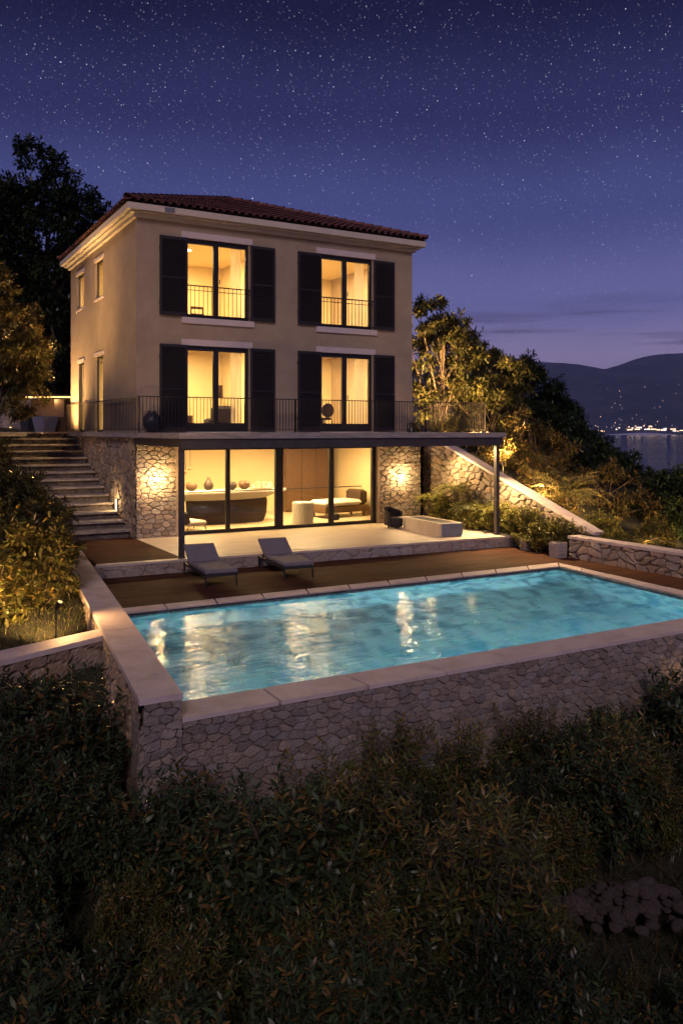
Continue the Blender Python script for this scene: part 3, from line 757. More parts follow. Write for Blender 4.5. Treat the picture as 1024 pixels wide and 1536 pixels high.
pot('square_planter', 'squat stone block planter against the low round stoned wall end', (9.50, -6.95, -.314), .34, M['slab'], .1, .40, .95)

# ================================================================ LANDING at the top of the stairs
w = MB(); w.prism([(-9, 9.13), (-.22, 9.13), (-.0, 9.0), (9.5, 9.0), (9.5, 11), (12, 16), (-9, 16)], 2.9, 3.045)
w.prism([(-9, 7.6), (-1.8, 7.6), (-1.8, 9.13), (-9, 9.13)], 2.9, 3.045)
tag(w.build('landing', M['slab']), None, None, None, 'structure')
pb = at(68, 33.0); pot('square_planter', 'bluish grey tapered planter at the top of the stone stairs', (pb.x, pb.y, 3.045), .72, M['greypot'], .5, .62, .72)
pb = at(46, 33.6); pot('square_planter', 'black planter left of the bluish grey one above the stairs', (pb.x, pb.y, 3.045), .62, M['darkpot'], .4, .66, .8)
pb = at(88, 33.6); pot('square_planter', 'brown planter between the bluish grey one and the villa flank', (pb.x, pb.y, 3.045), .5, M['brown'], .4, .6, .8)
pb = at(80, 36.0); t = thing('outdoor_bar', 'wooden outdoor bar with a glowing strip along its roof edge, left of the villa', 'bar', (pb.x, pb.y, 3.045), -TH)
w = MB(); w.box((-.95, -.05, 0), (1.2, .05, 1.42)); w.build('back_panel', M['brown'], t)
w = MB(); w.box((.2, -.42, .0), (.62, -.08, 1.4)); w.build('cabinet', M['brown'], t)
w = MB(); w.box((-1.0, -.6, 1.50), (1.3, .1, 1.58)); w.build('roof', M['beam'], t)
w = MB(); w.box((-.98, -.62, 1.46), (1.28, -.60, 1.50)); w.build('light_strip', M['strip'], t)
for x in (-.95, 1.2): w = MB(); w.box((x-.03, -.58, 0), (x+.03, -.52, 1.5)); w.build('post', M['brown'], t)
pb = at(30, 36.5); t = thing('terrace_wall', 'grey stone wall at the back of the upper landing', 'stone wall', (pb.x, pb.y, 3.0), -TH)
w = MB(); w.box((-3.2, 0.06, 0), (.7, .35, 1.5), (.3, .26, .24)); stone_face(w, (-3.2, .06, 0), (1, 0, 0), (0, -1, 0), 3.9, 1.5, seed=71, tone=(.34, .30, .29), step=.06, cell=(.4, .25)); w.build('stonework', M['stone'], t)
w = MB(); w.box((-3.25, -.03, 1.5), (.75, .4, 1.57)); w.build('coping', M['coping'], t)
t = thing('globe_vase', 'round dark blue vase standing on the terrace at the house corner', 'vase', (.36, -.3, 3.045))
w = MB(); w.lathe([(.07, 0), (.12, .02), (.22, .14), (.265, .3), (.24, .44), (.15, .54), (.10, .57), (.12, .60)], 0, 0, 24); w.build('vase_body', M['darkpot'], t, smooth=True)
w = MB(); w.lathe([(.09, .60), (.125, .602), (.125, .615), (.09, .617)], 0, 0, 20); w.build('rim', M['metal'], t)
t = thing('small_lantern', 'small dark lantern on the terrace floor at the right facade end', 'lantern', (9.25, -.3, 3.045))
w = MB(); w.box((-.09, -.09, 0), (.09, .09, .03)); w.box((-.1, -.1, .27), (.1, .1, .3)); w.tube([(0, 0, .3), (0, 0, .36)], .02)
for x in (-.08, .08):
    for y in (-.08, .08): w.box((x-.01, y-.01, .03), (x+.01, y+.01, .27))
w.build('lantern_frame', M['metal'], t)
w = MB(); w.lathe([(.035, .03), (.035, .14), (.01, .16)], 0, 0, 10); w.build('candle', M['white'], t)

# ================================================================ INTERIOR THINGS
t = thing('kitchen_island', 'long curved white topped island with dark base behind the sliding glass', 'kitchen island', (3.6, 2.6, 0.006))
w = MB(); w.lathe([(1.75, 1.0), (1.98, 1.01), (2.02, 1.05), (2.0, 1.09), (1.9, 1.1)], 0, 0, 40, sx=1.18, sy=.34); w.build('counter_top', M['white'], t, smooth=False)
w = MB(); w.lathe([(1.15, 0.0), (1.2, .04), (1.3, .3), (1.32, .75), (1.3, .80)], .2, 0, 40, sx=1.1, sy=.32); w.build('base', M['darkbrown'], t)
w = MB(); w.lathe([(1.30, .80), (1.5, .86), (1.8, 1.0)], .05, 0, 40, sx=1.12, sy=.33); w.build('underside', M['white'], t)
w = MB(); w.box((-1.75, -.3, 0), (-1.62, .3, 1.0)); w.build('support', M['brown'], t)
def vase(name, label, x, y, z, s, m, prof):
    t = MB(); t.lathe([(r*s, h*s) for r, h in prof], 0, 0, 18); o = t.build(name, m, None, smooth=True); o.location = (x, y, z); return tag(o, label, 'ornament')
P1 = [(.08, 0), (.16, .05), (.2, .2), (.12, .36), (.05, .44), (.07, .5)]; P2 = [(.1, 0), (.22, .1), (.25, .22), (.2, .34), (.16, .36)]; P3 = [(.05, 0), (.06, .25), (.025, .32), (.025, .42)]
vase('vase', 'slim dark vase leftmost on the white island', 1.75, 2.5, 1.105, .7, M['darkbrown'], P1)
vase('bowl', 'dark round bowl on the white island left of the door stile', 2.62, 2.8, 1.105, .8, M['brown'], P2)
vase('vase', 'tall brown vase on the white island beside the dark bowl', 3.25, 2.9, 1.105, .85, M['darkbrown'], P1)
vase('bowl', 'wide brown bowl under the second glass bay', 3.95, 2.6, 1.105, .75, M['darkbrown'], P2)
vase('jug', 'rounded brown jug beside the tan cloth heap', 4.45, 2.7, 1.105, .8, M['brown'], P2)
vase('bottle', 'small dark bottle on the island left end', 1.95, 2.2, 1.105, .8, M['darkpot'], P3)
w = MB()
for k in range(26):
    a = k*2.4; r = .05+.012*k; w.lathe([(.11, 0), (.12, .06), (.05, .16+.1*math.sin(k))], math.cos(a)*r, math.sin(a)*r*.6, 7)
o = w.build('cloth_heap', M['intfloor'], None); o.location = (5.05, 2.55, 1.105); tag(o, 'heap of tan cloth napkins on the island counter', 'cloth')
# second counter item row: wardrobe / wood wall
t = thing('wardrobe', 'tall brown wooden wardrobe at the back right of the glazed room', 'wardrobe', (9.0, 4.9, 0.006))
w = MB(); w.box((-1.9, .05, 0), (.05, .6, 2.45)); w.build('carcass', M['brown'], t)
for k in range(3): w = MB(); w.box((-1.88+k*.64, .02, .06), (-1.26+k*.64, .048, 2.4)); w.build('door', M['brown'], t)
t = thing('sofa_bed', 'low daybed with white cover in the right glass bay', 'daybed', (8.25, 2.6, 0.006), math.radians(8))
w = MB(); w.box((-1.1, -.45, .18), (.8, .5, .42), bev=.04); w.build('base', M['brown'], t)
w = MB(); w.box((-1.12, -.47, .42), (.5, .5, .62), bev=.08); w.build('mattress', M['white'], t)
w = MB(); w.box((.5, -.4, .42), (.8, .45, .95), bev=.08); w.build('bolster', M['darkbrown'], t)
for x in (-1.0, .7):
    for y in (-.35, .4): w = MB(); w.box((x-.03, y-.03, 0), (x+.03, y+.03, .18)); w.build('leg', M['brown'], t)
w = MB(); w.box((-.14, -.1, 0), (.14, .1, .22), bev=.03); w.tube([(-.08, 0, .2), (-.07, 0, .34), (.07, 0, .34), (.08, 0, .2)], .012)
o = w.build('handbag', M['darkpot'], None); o.location = (7.35, 1.6, 0.006); tag(o, 'small dark bag on the floor below the daybed', 'bag')
# white fluted stool
w = MB(); vs = []; n = 64
prof = [(.33, 0.0), (.35, .02), (.35, .66), (.33, .70), (.0, .705)]
for (r, z) in prof:
    for k in range(n):
        rr = r+(.010*math.cos(k*PI) if r > .34 else 0); vs.append((math.cos(2*PI*k/n)*rr, math.sin(2*PI*k/n)*rr, z))
fs = [(i*n+k, i*n+(k+1) % n, (i+1)*n+(k+1) % n, (i+1)*n+k) for i in range(4) for k in range(n)]
w.add(vs, fs); o = w.build('drum_stool', M['white'], None); o.location = (6.0, 1.35, 0.006); tag(o, 'white fluted drum stool inside the third glass bay', 'stool')
t = thing('lounge_chair', 'low white and dark lounge chair at the left end of the glazed room', 'armchair', (2.0, 1.2, 0.006), math.radians(15))
w = MB(); w.box((-.3, -.4, .16), (.35, .4, .32), bev=.05); w.build('seat', M['white'], t)
R = Matrix.Translation((-.3, 0, .22)) @ Matrix.Rotation(math.radians(-18), 4, 'Y')
w = MB(); w.box((-.08, -.4, 0), (.08, .4, .42), rot=R, bev=.05); w.build('backrest', M['darkbrown'], t)
for y in (-.33, .33): w = MB(); w.tube([(-.35, y, 0), (-.25, y, .18), (.3, y, .18), (.4, y, 0)], .015); w.build('leg', M['metal'], t)
for x, h in ((2.35, 1.02), (2.5, .9)):
    t = thing('pendant_lamp', 'thin pendant lamp on a long cord over the island, %s' % ('left one' if x < 2.4 else 'right one'), 'lamp', (x, 2.6, 2.80))
    w = MB(); w.tube([(0, 0, 0), (0, 0, -h)], .008); w.build('cord', M['metal'], t)
    w = MB(); w.lathe([(.06, -h-.1), (.05, -h-.02), (.015, -h)], 0, 0, 12); w.build('lamp_shade', M['brown'], t)
# small ceiling lamps (visible only in reflections and from the side)
def ceil_lamp(name, label, x, y, z, r=.17):
    t = thing(name, label, 'lamp', (x, y, z))
    w = MB(); w.lathe([(r, 0), (r, -.03)], 0, 0, 18); w.build('canopy_ring', M['white'], t)
    w = MB(); w.lathe([(r*.85, -.031), (r*.8, -.05), (r*.3, -.07)], 0, 0, 18); w.build('lamp_glass', M['bulbceil'] if z < 2.9 else M['bulbsoft'], t)
ceil_lamp('ceiling_lamp', 'round ceiling lamp over the glazed room, left', 2.4, 2.0, 2.80)
ceil_lamp('ceiling_lamp', 'round ceiling lamp over the glazed room, right', 6.1, 2.0, 2.80)
# first floor rooms
t = thing('armchair', 'dark rounded armchair behind the lower left french window', 'armchair', (3.05, 1.6, 3.045), math.radians(200))
w = MB(); w.lathe([(.33, .12), (.4, .2), (.42, .4), (.3, .46)], 0, 0, 18); w.build('seat', M['fabricdark'], t, smooth=True)
w = MB(); w.box((-.42, .18, .3), (.42, .42, .85), bev=.1); w.build('backrest', M['fabricdark'], t)
for x in (-.25, .25):
    for y in (-.25, .25): w = MB(); w.tube([(x, y, 0), (x*.9, y*.9, .14)], .02); w.build('leg', M['metal'], t)
t = thing('floor_lamp', 'floor lamp with drum shade behind the lower left french window', 'lamp', (3.35, 2.3, 3.045))
w = MB(); w.lathe([(.16, 0), (.16, .02), (.02, .03)], 0, 0, 16); w.build('base', M['metal'], t)
w = MB(); w.tube([(0, 0, .02), (0, 0, 1.3)], .015); w.build('pole', M['metal'], t)
w = MB(); w.lathe([(.17, 1.15), (.16, 1.55)], 0, 0, 18); w.build('lamp_shade', M['brown'], t)
t = thing('sideboard', 'low brown sideboard with small jars behind the lower left french window', 'cabinet', (1.75, 2.4, 3.045))
w = MB(); w.box((-.7, -.2, .12), (.7, .2, .55)); w.build('body', M['brown'], t)
for x in (-.6, .6): w = MB(); w.box((x-.03, -.15, 0), (x+.03, .15, .12)); w.build('leg', M['metal'], t)
for x in (-.5, -.1, .35): vase('jar', 'small jar on the sideboard behind the lower left french window, %s' % {-.5: 'left', -.1: 'middle', .35: 'right'}[x], 1.75+x, 2.4, 3.597, .5, M['darkbrown'], P2)
t = thing('round_back_chair', 'dark round backed chair behind the lower right french window', 'chair', (6.75, 1.3, 3.045), math.radians(190))
w = MB(); w.lathe([(.26, .42), (.28, .46), (.26, .5)], 0, 0, 18); w.build('seat', M['darkbrown'], t)
w = MB(); vs = []
for k in range(24): a = 2*PI*k/24; vs.append((math.cos(a)*.25, .22, .74+math.sin(a)*.24)); 
for k in range(24): a = 2*PI*k/24; vs.append((math.cos(a)*.25, .27, .74+math.sin(a)*.24)); 
w.add(vs, [tuple(range(23, -1, -1)), tuple(range(24, 48))]+[(k, (k+1) % 24, 24+(k+1) % 24, 24+k) for k in range(24)]); w.build('backrest', M['darkbrown'], t)
for x in (-.2, .2):
    for y in (-.2, .2): w = MB(); w.tube([(x, y, .43), (x*1.2, y*1.2, 0)], .016); w.build('leg', M['metal'], t)
t = thing('bed', 'bed with white cover behind the lower right french window', 'bed', (6.5, 2.9, 3.045))
w = MB(); w.box((-.7, -1, .1), (.7, 1, .32)); w.build('bed_frame', M['brown'], t)
w = MB(); w.box((-.68, -.98, .32), (.68, .98, .52), bev=.06); w.build('mattress', M['white'], t)
# second floor
t = thing('coat_stand', 'coat stand with a reddish coat behind the upper left window', 'coat stand', (1.62, .95, 6.10))
w = MB(); w.lathe([(.18, 0), (.17, .03), (.02, .05)], 0, 0, 14); w.build('base', M['metal'], t)
w = MB(); w.tube([(0, 0, .03), (0, 0, 1.55)], .018); w.tube([(-.12, 0, 1.4), (.12, 0, 1.4)], .012); w.build('pole', M['metal'], t)
w = MB(); w.lathe([(.13, .55), (.15, .8), (.12, 1.2), (.09, 1.35), (.03, 1.42)], 0, 0, 12, sy=.6); w.build('coat', mat('coat_wool', (.22, .09, .05), .9), t, smooth=True)
t = thing('small_desk', 'small desk chair silhouette behind the upper left balcony rail', 'chair', (2.3, 1.2, 6.10))
w = MB(); w.box((-.2, -.2, .42), (.2, .2, .46)); w.build('seat', M['brown'], t)
w = MB(); w.box((-.2, .18, .46), (-.17, .2, .9)); w.box((.17, .18, .46), (.2, .2, .9)); w.box((-.17, .18, .82), (.17, .2, .9)); w.box((-.17, .18, .62), (.17, .2, .68)); w.build('backrest', M['brown'], t)
for x in (-.18, .18):
    for y in (-.18, .18): w = MB(); w.box((x-.015, y-.015, 0), (x+.015, y+.015, .42)); w.build('leg', M['brown'], t)
t = thing('bed', 'bed with pale cover behind the upper right window', 'bed', (6.55, 2.4, 6.10))
w = MB(); w.box((-.7, -1, .1), (.7, 1, .4)); w.build('bed_frame', M['brown'], t)
w = MB(); w.box((-.68, -.98, .4), (.68, .98, .62), bev=.06); w.build('mattress', M['white'], t)
for i, (x, z) in enumerate(((2.4, 5.98), (6.9, 5.98), (2.4, 9.05), (6.9, 9.05))):
    ceil_lamp('ceiling_lamp', 'round ceiling lamp of the %s %s room' % (('lower', 'upper')[z > 7], ('left', 'right')[x > 5]), x, 2.6, z, .16)
for i, z in enumerate((5.98, 9.05)): ceil_lamp('ceiling_lamp', 'round ceiling lamp of the %s back room' % ('lower', 'upper')[i], 2.0, 7.2, z, .16)

# ================================================================ GROUND, SEA, HILLS
def smooth(a, b, x):
    t = np.clip((x-a)/(b-a), 0, 1); return t*t*(3-2*t)
def lin(a, b, x): return np.clip((x-a)/(b-a), 0, 1)
def ground_z(X, Y):
    pl = -3.41+.1215*(Y+14.08)-.2
    z = np.full(X.shape, -2.1)+.12*np.sin(X*.9+1)*np.cos(Y*.8)
    front = z-.15*lin(2, 12, X)
    # left band
    left = np.where(Y < -10.6, -1.5, -.62+.30*np.clip(Y+8.5, 0, 12)+.12*np.clip(-3.5-X, 0, 6))
    left = np.where(Y < -14, front+.6*lin(-19, -14, Y), left)
    left = np.where((Y > -10.6) & (Y < 1.2), np.minimum(left, -.28+np.maximum(0, pl-.35-X)*1.3), left)
    left = np.where(Y > -.6, np.minimum(left, np.maximum(.345*Y-.35, -.3)+np.maximum(0, -2.95-X)*1.1), left)
    left = left+.06*np.sin(X*3)*np.cos(Y*2.3)
    top = 2.85+np.clip(Y-14, 0, 60)*.26
    left = np.minimum(left, np.maximum(top, 2.85))
    right = .12+np.clip(Y+7, -1.2, 7.5)*.358-.22-np.clip(X-11.0, 0, 200)*.19-np.clip(X-40, 0, 100)*.1
    right = np.where(Y < -8.5, np.minimum(right, .05-np.clip(-8.5-Y, 0, 9)*.12-np.clip(X-11, 0, 60)*.2), right)
    right = right+.1*np.sin(X*1.3)*np.cos(Y*1.1)+np.clip(Y-8, 0, 60)*.05
    mid = np.full(X.shape, -.5)
    mid = np.where((Y < -7.5) & (X < 9), -2.4, mid)
    bed = np.where((X > 10.0), .0+np.clip(Y-.95, 0, .5)*5, -.5)
    out = np.where(X < pl, left, mid)
    out = np.where(X > 10.02, bed, out); out = np.where((X > 10.02) & (Y < -4.7), -.42, out)
    out = np.where(X > 10.93-.039*(Y+7), right, out); out = np.where((X > 9.95) & (Y < -7.12), right, out)
    out = np.where((Y > 9.0), np.where(X > 10.5, right, np.maximum(top-.02*np.clip(X, 0, 50), 2.85)), out)
    fr = Y < -13.85
    blend = lin(8.5, 14, X)
    out = np.where(fr, np.where(X < pl, left, np.where(X > 9.9, right*(lin(-24, -14, Y))+(front-1.5)*(1-lin(-24, -14, Y)), front)), out)
    return np.maximum(out, -30.0)
xs = np.unique(np.concatenate([np.linspace(-90, -14, 20), np.arange(-14, 20, .22), np.linspace(20, 60, 40), np.linspace(60, 260, 30)]))
ys = np.unique(np.concatenate([np.linspace(-60, -27, 12), np.arange(-27, 17, .22), np.linspace(17, 60, 40), np.linspace(60, 240, 25)]))
X, Y = np.meshgrid(xs, ys); Z = ground_z(X, Y)
V = np.stack([X, Y, Z], -1).reshape(-1, 3); nx = len(xs); i = np.arange(len(ys)-1)[:, None]*nx+np.arange(nx-1)[None, :]
q = np.stack([i, i+1, i+1+nx, i+nx], -1).reshape(-1, 4)
M['ground'] = varied('earth_and_grass', (.018, .022, .008), (.05, .045, .022), 6, .95, 1.0, 30, bd=.05, detail=9)
g = np_mesh('ground', V, q.ravel(), np.arange(len(q))*4, np.full(len(q), 4), None, M['ground'], None, True); tag(g, None, None, None, 'structure')

SEA = -27.0
def sea_mat():
    m = mat('sea_water', (.012, .016, .03), .12); t = NT(m); t.b.inputs['IOR'].default_value = 1.33
    tc = t.n('ShaderNodeTexCoord'); prev = None
    for s_, d_ in ((.02, .9), (.12, .25)):
        nz = t.n('ShaderNodeTexNoise'); nz.inputs['Scale'].default_value = s_; nz.inputs['Detail'].default_value = 4; t.l(tc.outputs['Object'], nz.inputs['Vector'])
        bp = t.n('ShaderNodeBump'); bp.inputs['Distance'].default_value = d_; t.l(nz.outputs['Fac'], bp.inputs['Height'])
        if prev is not None: t.l(prev, bp.inputs['Normal'])
        prev = bp.outputs[0]
    t.l(prev, t.b.inputs['Normal']); return m
M['sea'] = sea_mat()
w = MB(); n = 48; R_ = 13000
w.add([(math.cos(2*PI*k/n)*R_, math.sin(2*PI*k/n)*R_, SEA) for k in range(n)], [tuple(range(n))]); tag(w.build('sea', M['sea']), None, None, None, 'structure')
# far mountains across the bay: real relief, ridge profile as seen
def mountain():
    pxs = np.linspace(300, 1500, 260); dep = np.concatenate([np.linspace(6000, 6500, 12), np.linspace(6560, 9200, 60)])
    prof_x = [300, 500, 620, 700, 760, 800, 850, 880, 905, 925, 950, 975, 1000, 1024, 1060, 1120, 1200, 1500]
    prof_y = [560, 550, 541, 530, 526, 532, 542, 549, 555, 550, 541, 535, 532, 530, 527, 520, 530, 540]
    ry = np.interp(pxs, prof_x, prof_y)
    rng = np.random.RandomState(2); V = []
    def fbm(x, y):
        s = 0
        for o in range(5):
            f = 2**o; s = s+(np.sin(x*f*1.7+o*3+np.sin(y*f*1.3+o))*np.cos(y*f*1.1-o*2+np.sin(x*f*.9)))/f**1.1
        return s
    P, D = np.meshgrid(pxs, dep)
    RY = np.broadcast_to(ry, P.shape)
    # ridge at d = 8600, with spurs coming down to the shore
    hr = (YH-RY)*8600/F+3.1-SEA
    t = np.clip((D-6080-160*np.sin(P*.018))/(8600-6080), 0, 1.0)
    spur = fbm(P*.012, D*.0011)
    prof = t**1.15
    back = np.clip((D-8600)/600, 0, 1)
    Hh = hr*prof*(1+.34*spur*(1-t)*t*4*.5)*(1-.3*back)-6*(t <= 0)
    Hh = Hh+fbm(P*.05, D*.004)*12*np.minimum(t*3, 1)*(1-t*.8)
    x = (P-CX)/F*D
    X = CAM[0]+x*cc+D*ss; Y = CAM[1]-x*ss+D*cc
    V = np.stack([X, Y, SEA+Hh], -1).reshape(-1, 3); nx = len(pxs)
    i = np.arange(len(dep)-1)[:, None]*nx+np.arange(nx-1)[None, :]
    q = np.stack([i, i+1, i+1+nx, i+nx], -1).reshape(-1, 4)
    m = varied('mountain_forest', (.012, .018, .018), (.075, .08, .075), .0035, .95, 1.0, .006, bd=60)
    o = np_mesh('hills', V, q.ravel(), np.arange(len(q))*4, np.full(len(q), 4), None, m, None, True); tag(o, None, None, None, 'structure')
    return P, D, SEA+Hh
MP, MD, MZ = mountain()
def mz(px, d):
    j = int(np.argmin(abs(MP[0]-px))); i = int(np.argmin(abs(MD[:, 0]-d))); return float(MZ[i, j])
# far shore houses with lit fronts
def far_house(kind):
    w = MB(); a, b, h = ((7, 5, 6), (16, 6, 7), (5, 4, 9))[kind]
    w.add([(-a,-b,-8),(a,-b,-8),(a,b,-8),(-a,b,-8),(-a,-b,h),(a,-b,h),(a,b,h),(-a,b,h),(-a,0,h+3),(a,0,h+3)], [(0,1,5,4),(1,2,6,9,5),(2,3,7,6),(3,0,4,8,7),(4,5,9,8),(6,7,8,9)])
    o = w.build('far_house', M['stucco'], None)
    return o
lamps = [emis('far_light_%s' % n_, c_, s_) for n_, c_, s_ in (('amber', (1, .62, .35), 7), ('white', (1, .85, .75), 7), ('faint', (.9, .75, .8), 2.2))]
protos = {}
rl = random.Random(12); spots = []
for k in range(26): spots.append((rl.uniform(868, 1024), rl.uniform(6080, 6190), 1 if rl.random() < .4 else 0, rl.choice((0, 1)), 1.0))
for k in range(12): spots.append((rl.uniform(936, 1012), rl.uniform(6060, 6130), 1, rl.choice((0, 0, 1)), 1.4))
for k in range(56): spots.append((rl.uniform(860, 1035), 6200+1500*rl.random()**2.0, 2, 2 if rl.random() < .75 else 0, .8))
for n_, (px, d, kd, lm, sc) in enumerate(spots):
    key = (kd, lm)
    if key not in protos:
        t = bpy.data.objects.new('shore_house', None); link(t)
        tag(t, 'tiny house with lit windows on the far shore below the mountains', 'house', 'lit houses on the far shore')
        hh = far_house(kd); hh.name = 'wall'; hh.parent = t
        w = MB(); a = (5, 14, 3)[kd]; b = (5, 6, 4)[kd]
        for q_ in range((2, 5, 1)[kd]):
            m_ = (2, 5, 1)[kd]; x0 = -a+2*a*q_/m_+.6; x1 = -a+2*a*(q_+1)/m_-.6; w.box((x0, -b-.3, 1.2), (x1, -b-.05, 4.6))
        w.build('window', lamps[lm], t); protos[key] = t; o = t
    else: o = copy_tree(protos[key])
    o.location = at(px, d, mz(px, d)+1.0); o.rotation_euler = (0, 0, -TH); o.scale = (sc, sc, sc)

# ================================================================ VEGETATION
def leaf_mesh(name, P, D, L, W, col, rng, parent, curl=.25, roll=None):
    """P,D (n,3); L,W (n,) -> one mesh of folded lanceolate leaves"""
    n = len(P); D = D/np.linalg.norm(D, axis=1, keepdims=True)
    ref = rng.normal(0, .35, (n, 3))+np.array([0, 0, 1.0]); S = np.cross(D, ref); S /= np.linalg.norm(S, axis=1, keepdims=True)+1e-9
    N = np.cross(S, D); L = L[:, None]; W = W[:, None]; cv = (curl*rng.uniform(.2, 1.6, (n, 1)))*L
    v0 = P; a = P+D*L*.35-N*cv*.12; b = P+D*L*.72-N*cv*.5; tip = P+D*L-N*cv
    V = np.stack([v0, a+S*W*.5, a-S*W*.5, b+S*W*.40, b-S*W*.40, tip], 1).reshape(-1, 3)
    base = np.arange(n)*6
    lp = np.array([0, 1, 2, 1, 3, 4, 2, 3, 5, 4]); loops = (base[:, None]+lp[None, :]).ravel()
    st_ = (np.arange(n)[:, None]*10+np.array([0, 3, 7])[None, :]).ravel(); tt = np.tile([3, 4, 3], n)
    C6 = np.repeat(col, 6, axis=0)
    return np_mesh(name, V, loops, st_, tt, C6, M['leaf'], parent)
def stems_mesh(name, A, B, r0, r1, parent, m=None):
    """3-sided tapered sticks from A to B"""
    n = len(A); D = B-A; D /= np.linalg.norm(D, axis=1, keepdims=True)+1e-9
    ref = np.tile([.3, .5, .8], (n, 1)); S = np.cross(D, ref); S /= np.linalg.norm(S, axis=1, keepdims=True)+1e-9; N = np.cross(S, D)
    ring = [(math.cos(a), math.sin(a)) for a in (0, 2.094, 4.189)]
    r0 = np.broadcast_to(r0, (n,))[:, None]; r1 = np.broadcast_to(r1, (n,))[:, None]
    vs = [A+(S*c_+N*s_)*r0 for c_, s_ in ring]+[B+(S*c_+N*s_)*r1 for c_, s_ in ring]
    V = np.stack(vs, 1).reshape(-1, 3); lp = np.array([0, 1, 4, 3, 1, 2, 5, 4, 2, 0, 3, 5]); loops = ((np.arange(n)*6)[:, None]+lp[None, :]).ravel()
    st_ = np.arange(n*3)*4
    return np_mesh(name, V, loops, st_, np.full(n*3, 4), None, m or M['bark'], parent)
def palette(rng, n, base, tipc, ptip=.2, vary=.35, k=None):
    c = np.array(base)[None, :]*(1+vary*rng.uniform(-1, 1, (n, 1)))*(1+.12*rng.uniform(-1, 1, (n, 3)))
    sel = rng.uniform(0, 1, n) < (ptip if k is None else k)
    c[sel] = np.array(tipc)[None, :]*(1+.3*rng.uniform(-1, 1, (sel.sum(), 1)))
    return np.clip(c, 0, 1)

def twig_leaves(rng, T, D, ln, nl, L, W, a0=35, a1=80, start=.35):
    """whorls of leaves along twigs: T tip (n,3), D dir, ln (n,), nl leaves per twig"""
    n = len(T); D = D/np.linalg.norm(D, axis=1, keepdims=True)
    ref = np.tile([.21, .37, .9], (n, 1))+rng.normal(0, .2, (n, 3)); S = np.cross(D, ref); S /= np.linalg.norm(S, axis=1, keepdims=True)+1e-9; N = np.cross(S, D)
    k = np.arange(nl)[None, :]; f = (k+.5)/nl; ph = k*2.39996+rng.uniform(0, 6.28, (n, 1))+rng.normal(0, .25, (n, nl))
    pos = T[:, None, :]-D[:, None, :]*(ln[:, None, None]*(1-f)[..., None]*(1-start))
    al = np.radians(a1+(a0-a1)*f+rng.normal(0, 9, (n, nl)))
    rad = S[:, None, :]*np.cos(ph)[..., None]+N[:, None, :]*np.sin(ph)[..., None]
    dd = D[:, None, :]*np.cos(al)[..., None]+rad*np.sin(al)[..., None]
    sz = rng.uniform(.65, 1.15, (n, nl))*(1-.25*f)
    return pos.reshape(-1, 3), dd.reshape(-1, 3), (L*sz).ravel(), (W*sz).ravel(), np.broadcast_to(f, (n, nl)).ravel()

def shrub(name, label, cat, group, seed, rx, ry, h, nt, nl, L, W, base, tipc, shoots=20, shl=.45, ptip=.15, up=.6, low=.15):
    rng = np.random.RandomState(seed)
    t = bpy.data.objects.new(name, None); link(t); tag(t, label, cat, group)
    z = rng.uniform(-low, 1, nt); ph = rng.uniform(0, 2*PI, nt); r = np.sqrt(np.clip(1-z*z, 0, 1)); dr = np.stack([r*np.cos(ph), r*np.sin(ph), z], -1)
    lump = 1+.17*np.sin(ph*3+seed)+.16*np.sin(ph*5+z*6+seed*2)+.13*np.sin(z*9+ph*2+seed)
    rad = lump*rng.uniform(.35, 1.0, nt)**.35
    hh = h*.55
    T = dr*np.array([rx, ry, hh])*rad[:, None]+np.array([0, 0, h-hh])
    T[:, 2] = np.maximum(T[:, 2], .05)
    D = dr*np.array([1, 1, .8])+np.array([0, 0, up])+rng.normal(0, .35, (nt, 3)); ln = rng.uniform(.16, .34, nt)
    p, d, l_, w_, f = twig_leaves(rng, T, D, ln, nl, L, W)
    # shoots rising above the crown
    ph2 = rng.uniform(0, 2*PI, shoots); rr = rng.uniform(0, .85, shoots)
    B2 = np.stack([rx*rr*np.cos(ph2), ry*rr*np.sin(ph2), (h-hh)+hh*np.sqrt(np.clip(1-rr**2, 0, 1))*.85], -1)
    D2 = np.stack([np.cos(ph2)*rr*.5, np.sin(ph2)*rr*.5, np.ones(shoots)], -1)+rng.normal(0, .22, (shoots, 3)); D2 /= np.linalg.norm(D2, axis=1, keepdims=True)
    l2 = rng.uniform(.5, 1.1, shoots)*shl; T2 = B2+D2*l2[:, None]
    p2, d2, l22, w2, f2 = twig_leaves(rng, T2, D2, l2, int(nl*2.2), L*1.05, W*.95, 40, 72, .1)
    c1 = palette(rng, len(p), base, tipc, ptip*.8); c2 = palette(rng, len(p2), tuple(1.35*q_ for q_ in base), tipc, ptip*2.2)
    leaf_mesh('foliage', np.concatenate([p, p2]), np.concatenate([d, d2]), np.concatenate([l_, l22]), np.concatenate([w_, w2]), np.concatenate([c1, c2]), rng, t)
    Dn = D/np.linalg.norm(D, axis=1, keepdims=True)
    nb = min(40, nt//8); idx = rng.choice(nt, nb, replace=False)
    A = np.concatenate([T-Dn*ln[:, None]*1.3, B2, np.stack([rng.normal(0, rx*.15, nb), rng.normal(0, ry*.15, nb), np.zeros(nb)], -1)])
    B = np.concatenate([T, T2, T[idx]])
    r0 = np.concatenate([np.full(nt, .004), np.full(shoots, .006), np.full(nb, .018)]); r1 = np.concatenate([np.full(nt, .002), np.full(shoots, .002), np.full(nb, .006)])
    stems_mesh('stems', A, B, r0, r1, t)
    return t

G1 = (.036, .056, .022); BR = (.15, .090, .024); OL = (.066, .076, .020); GD = (.022, .038, .014); YG = (.20, .18, .032)
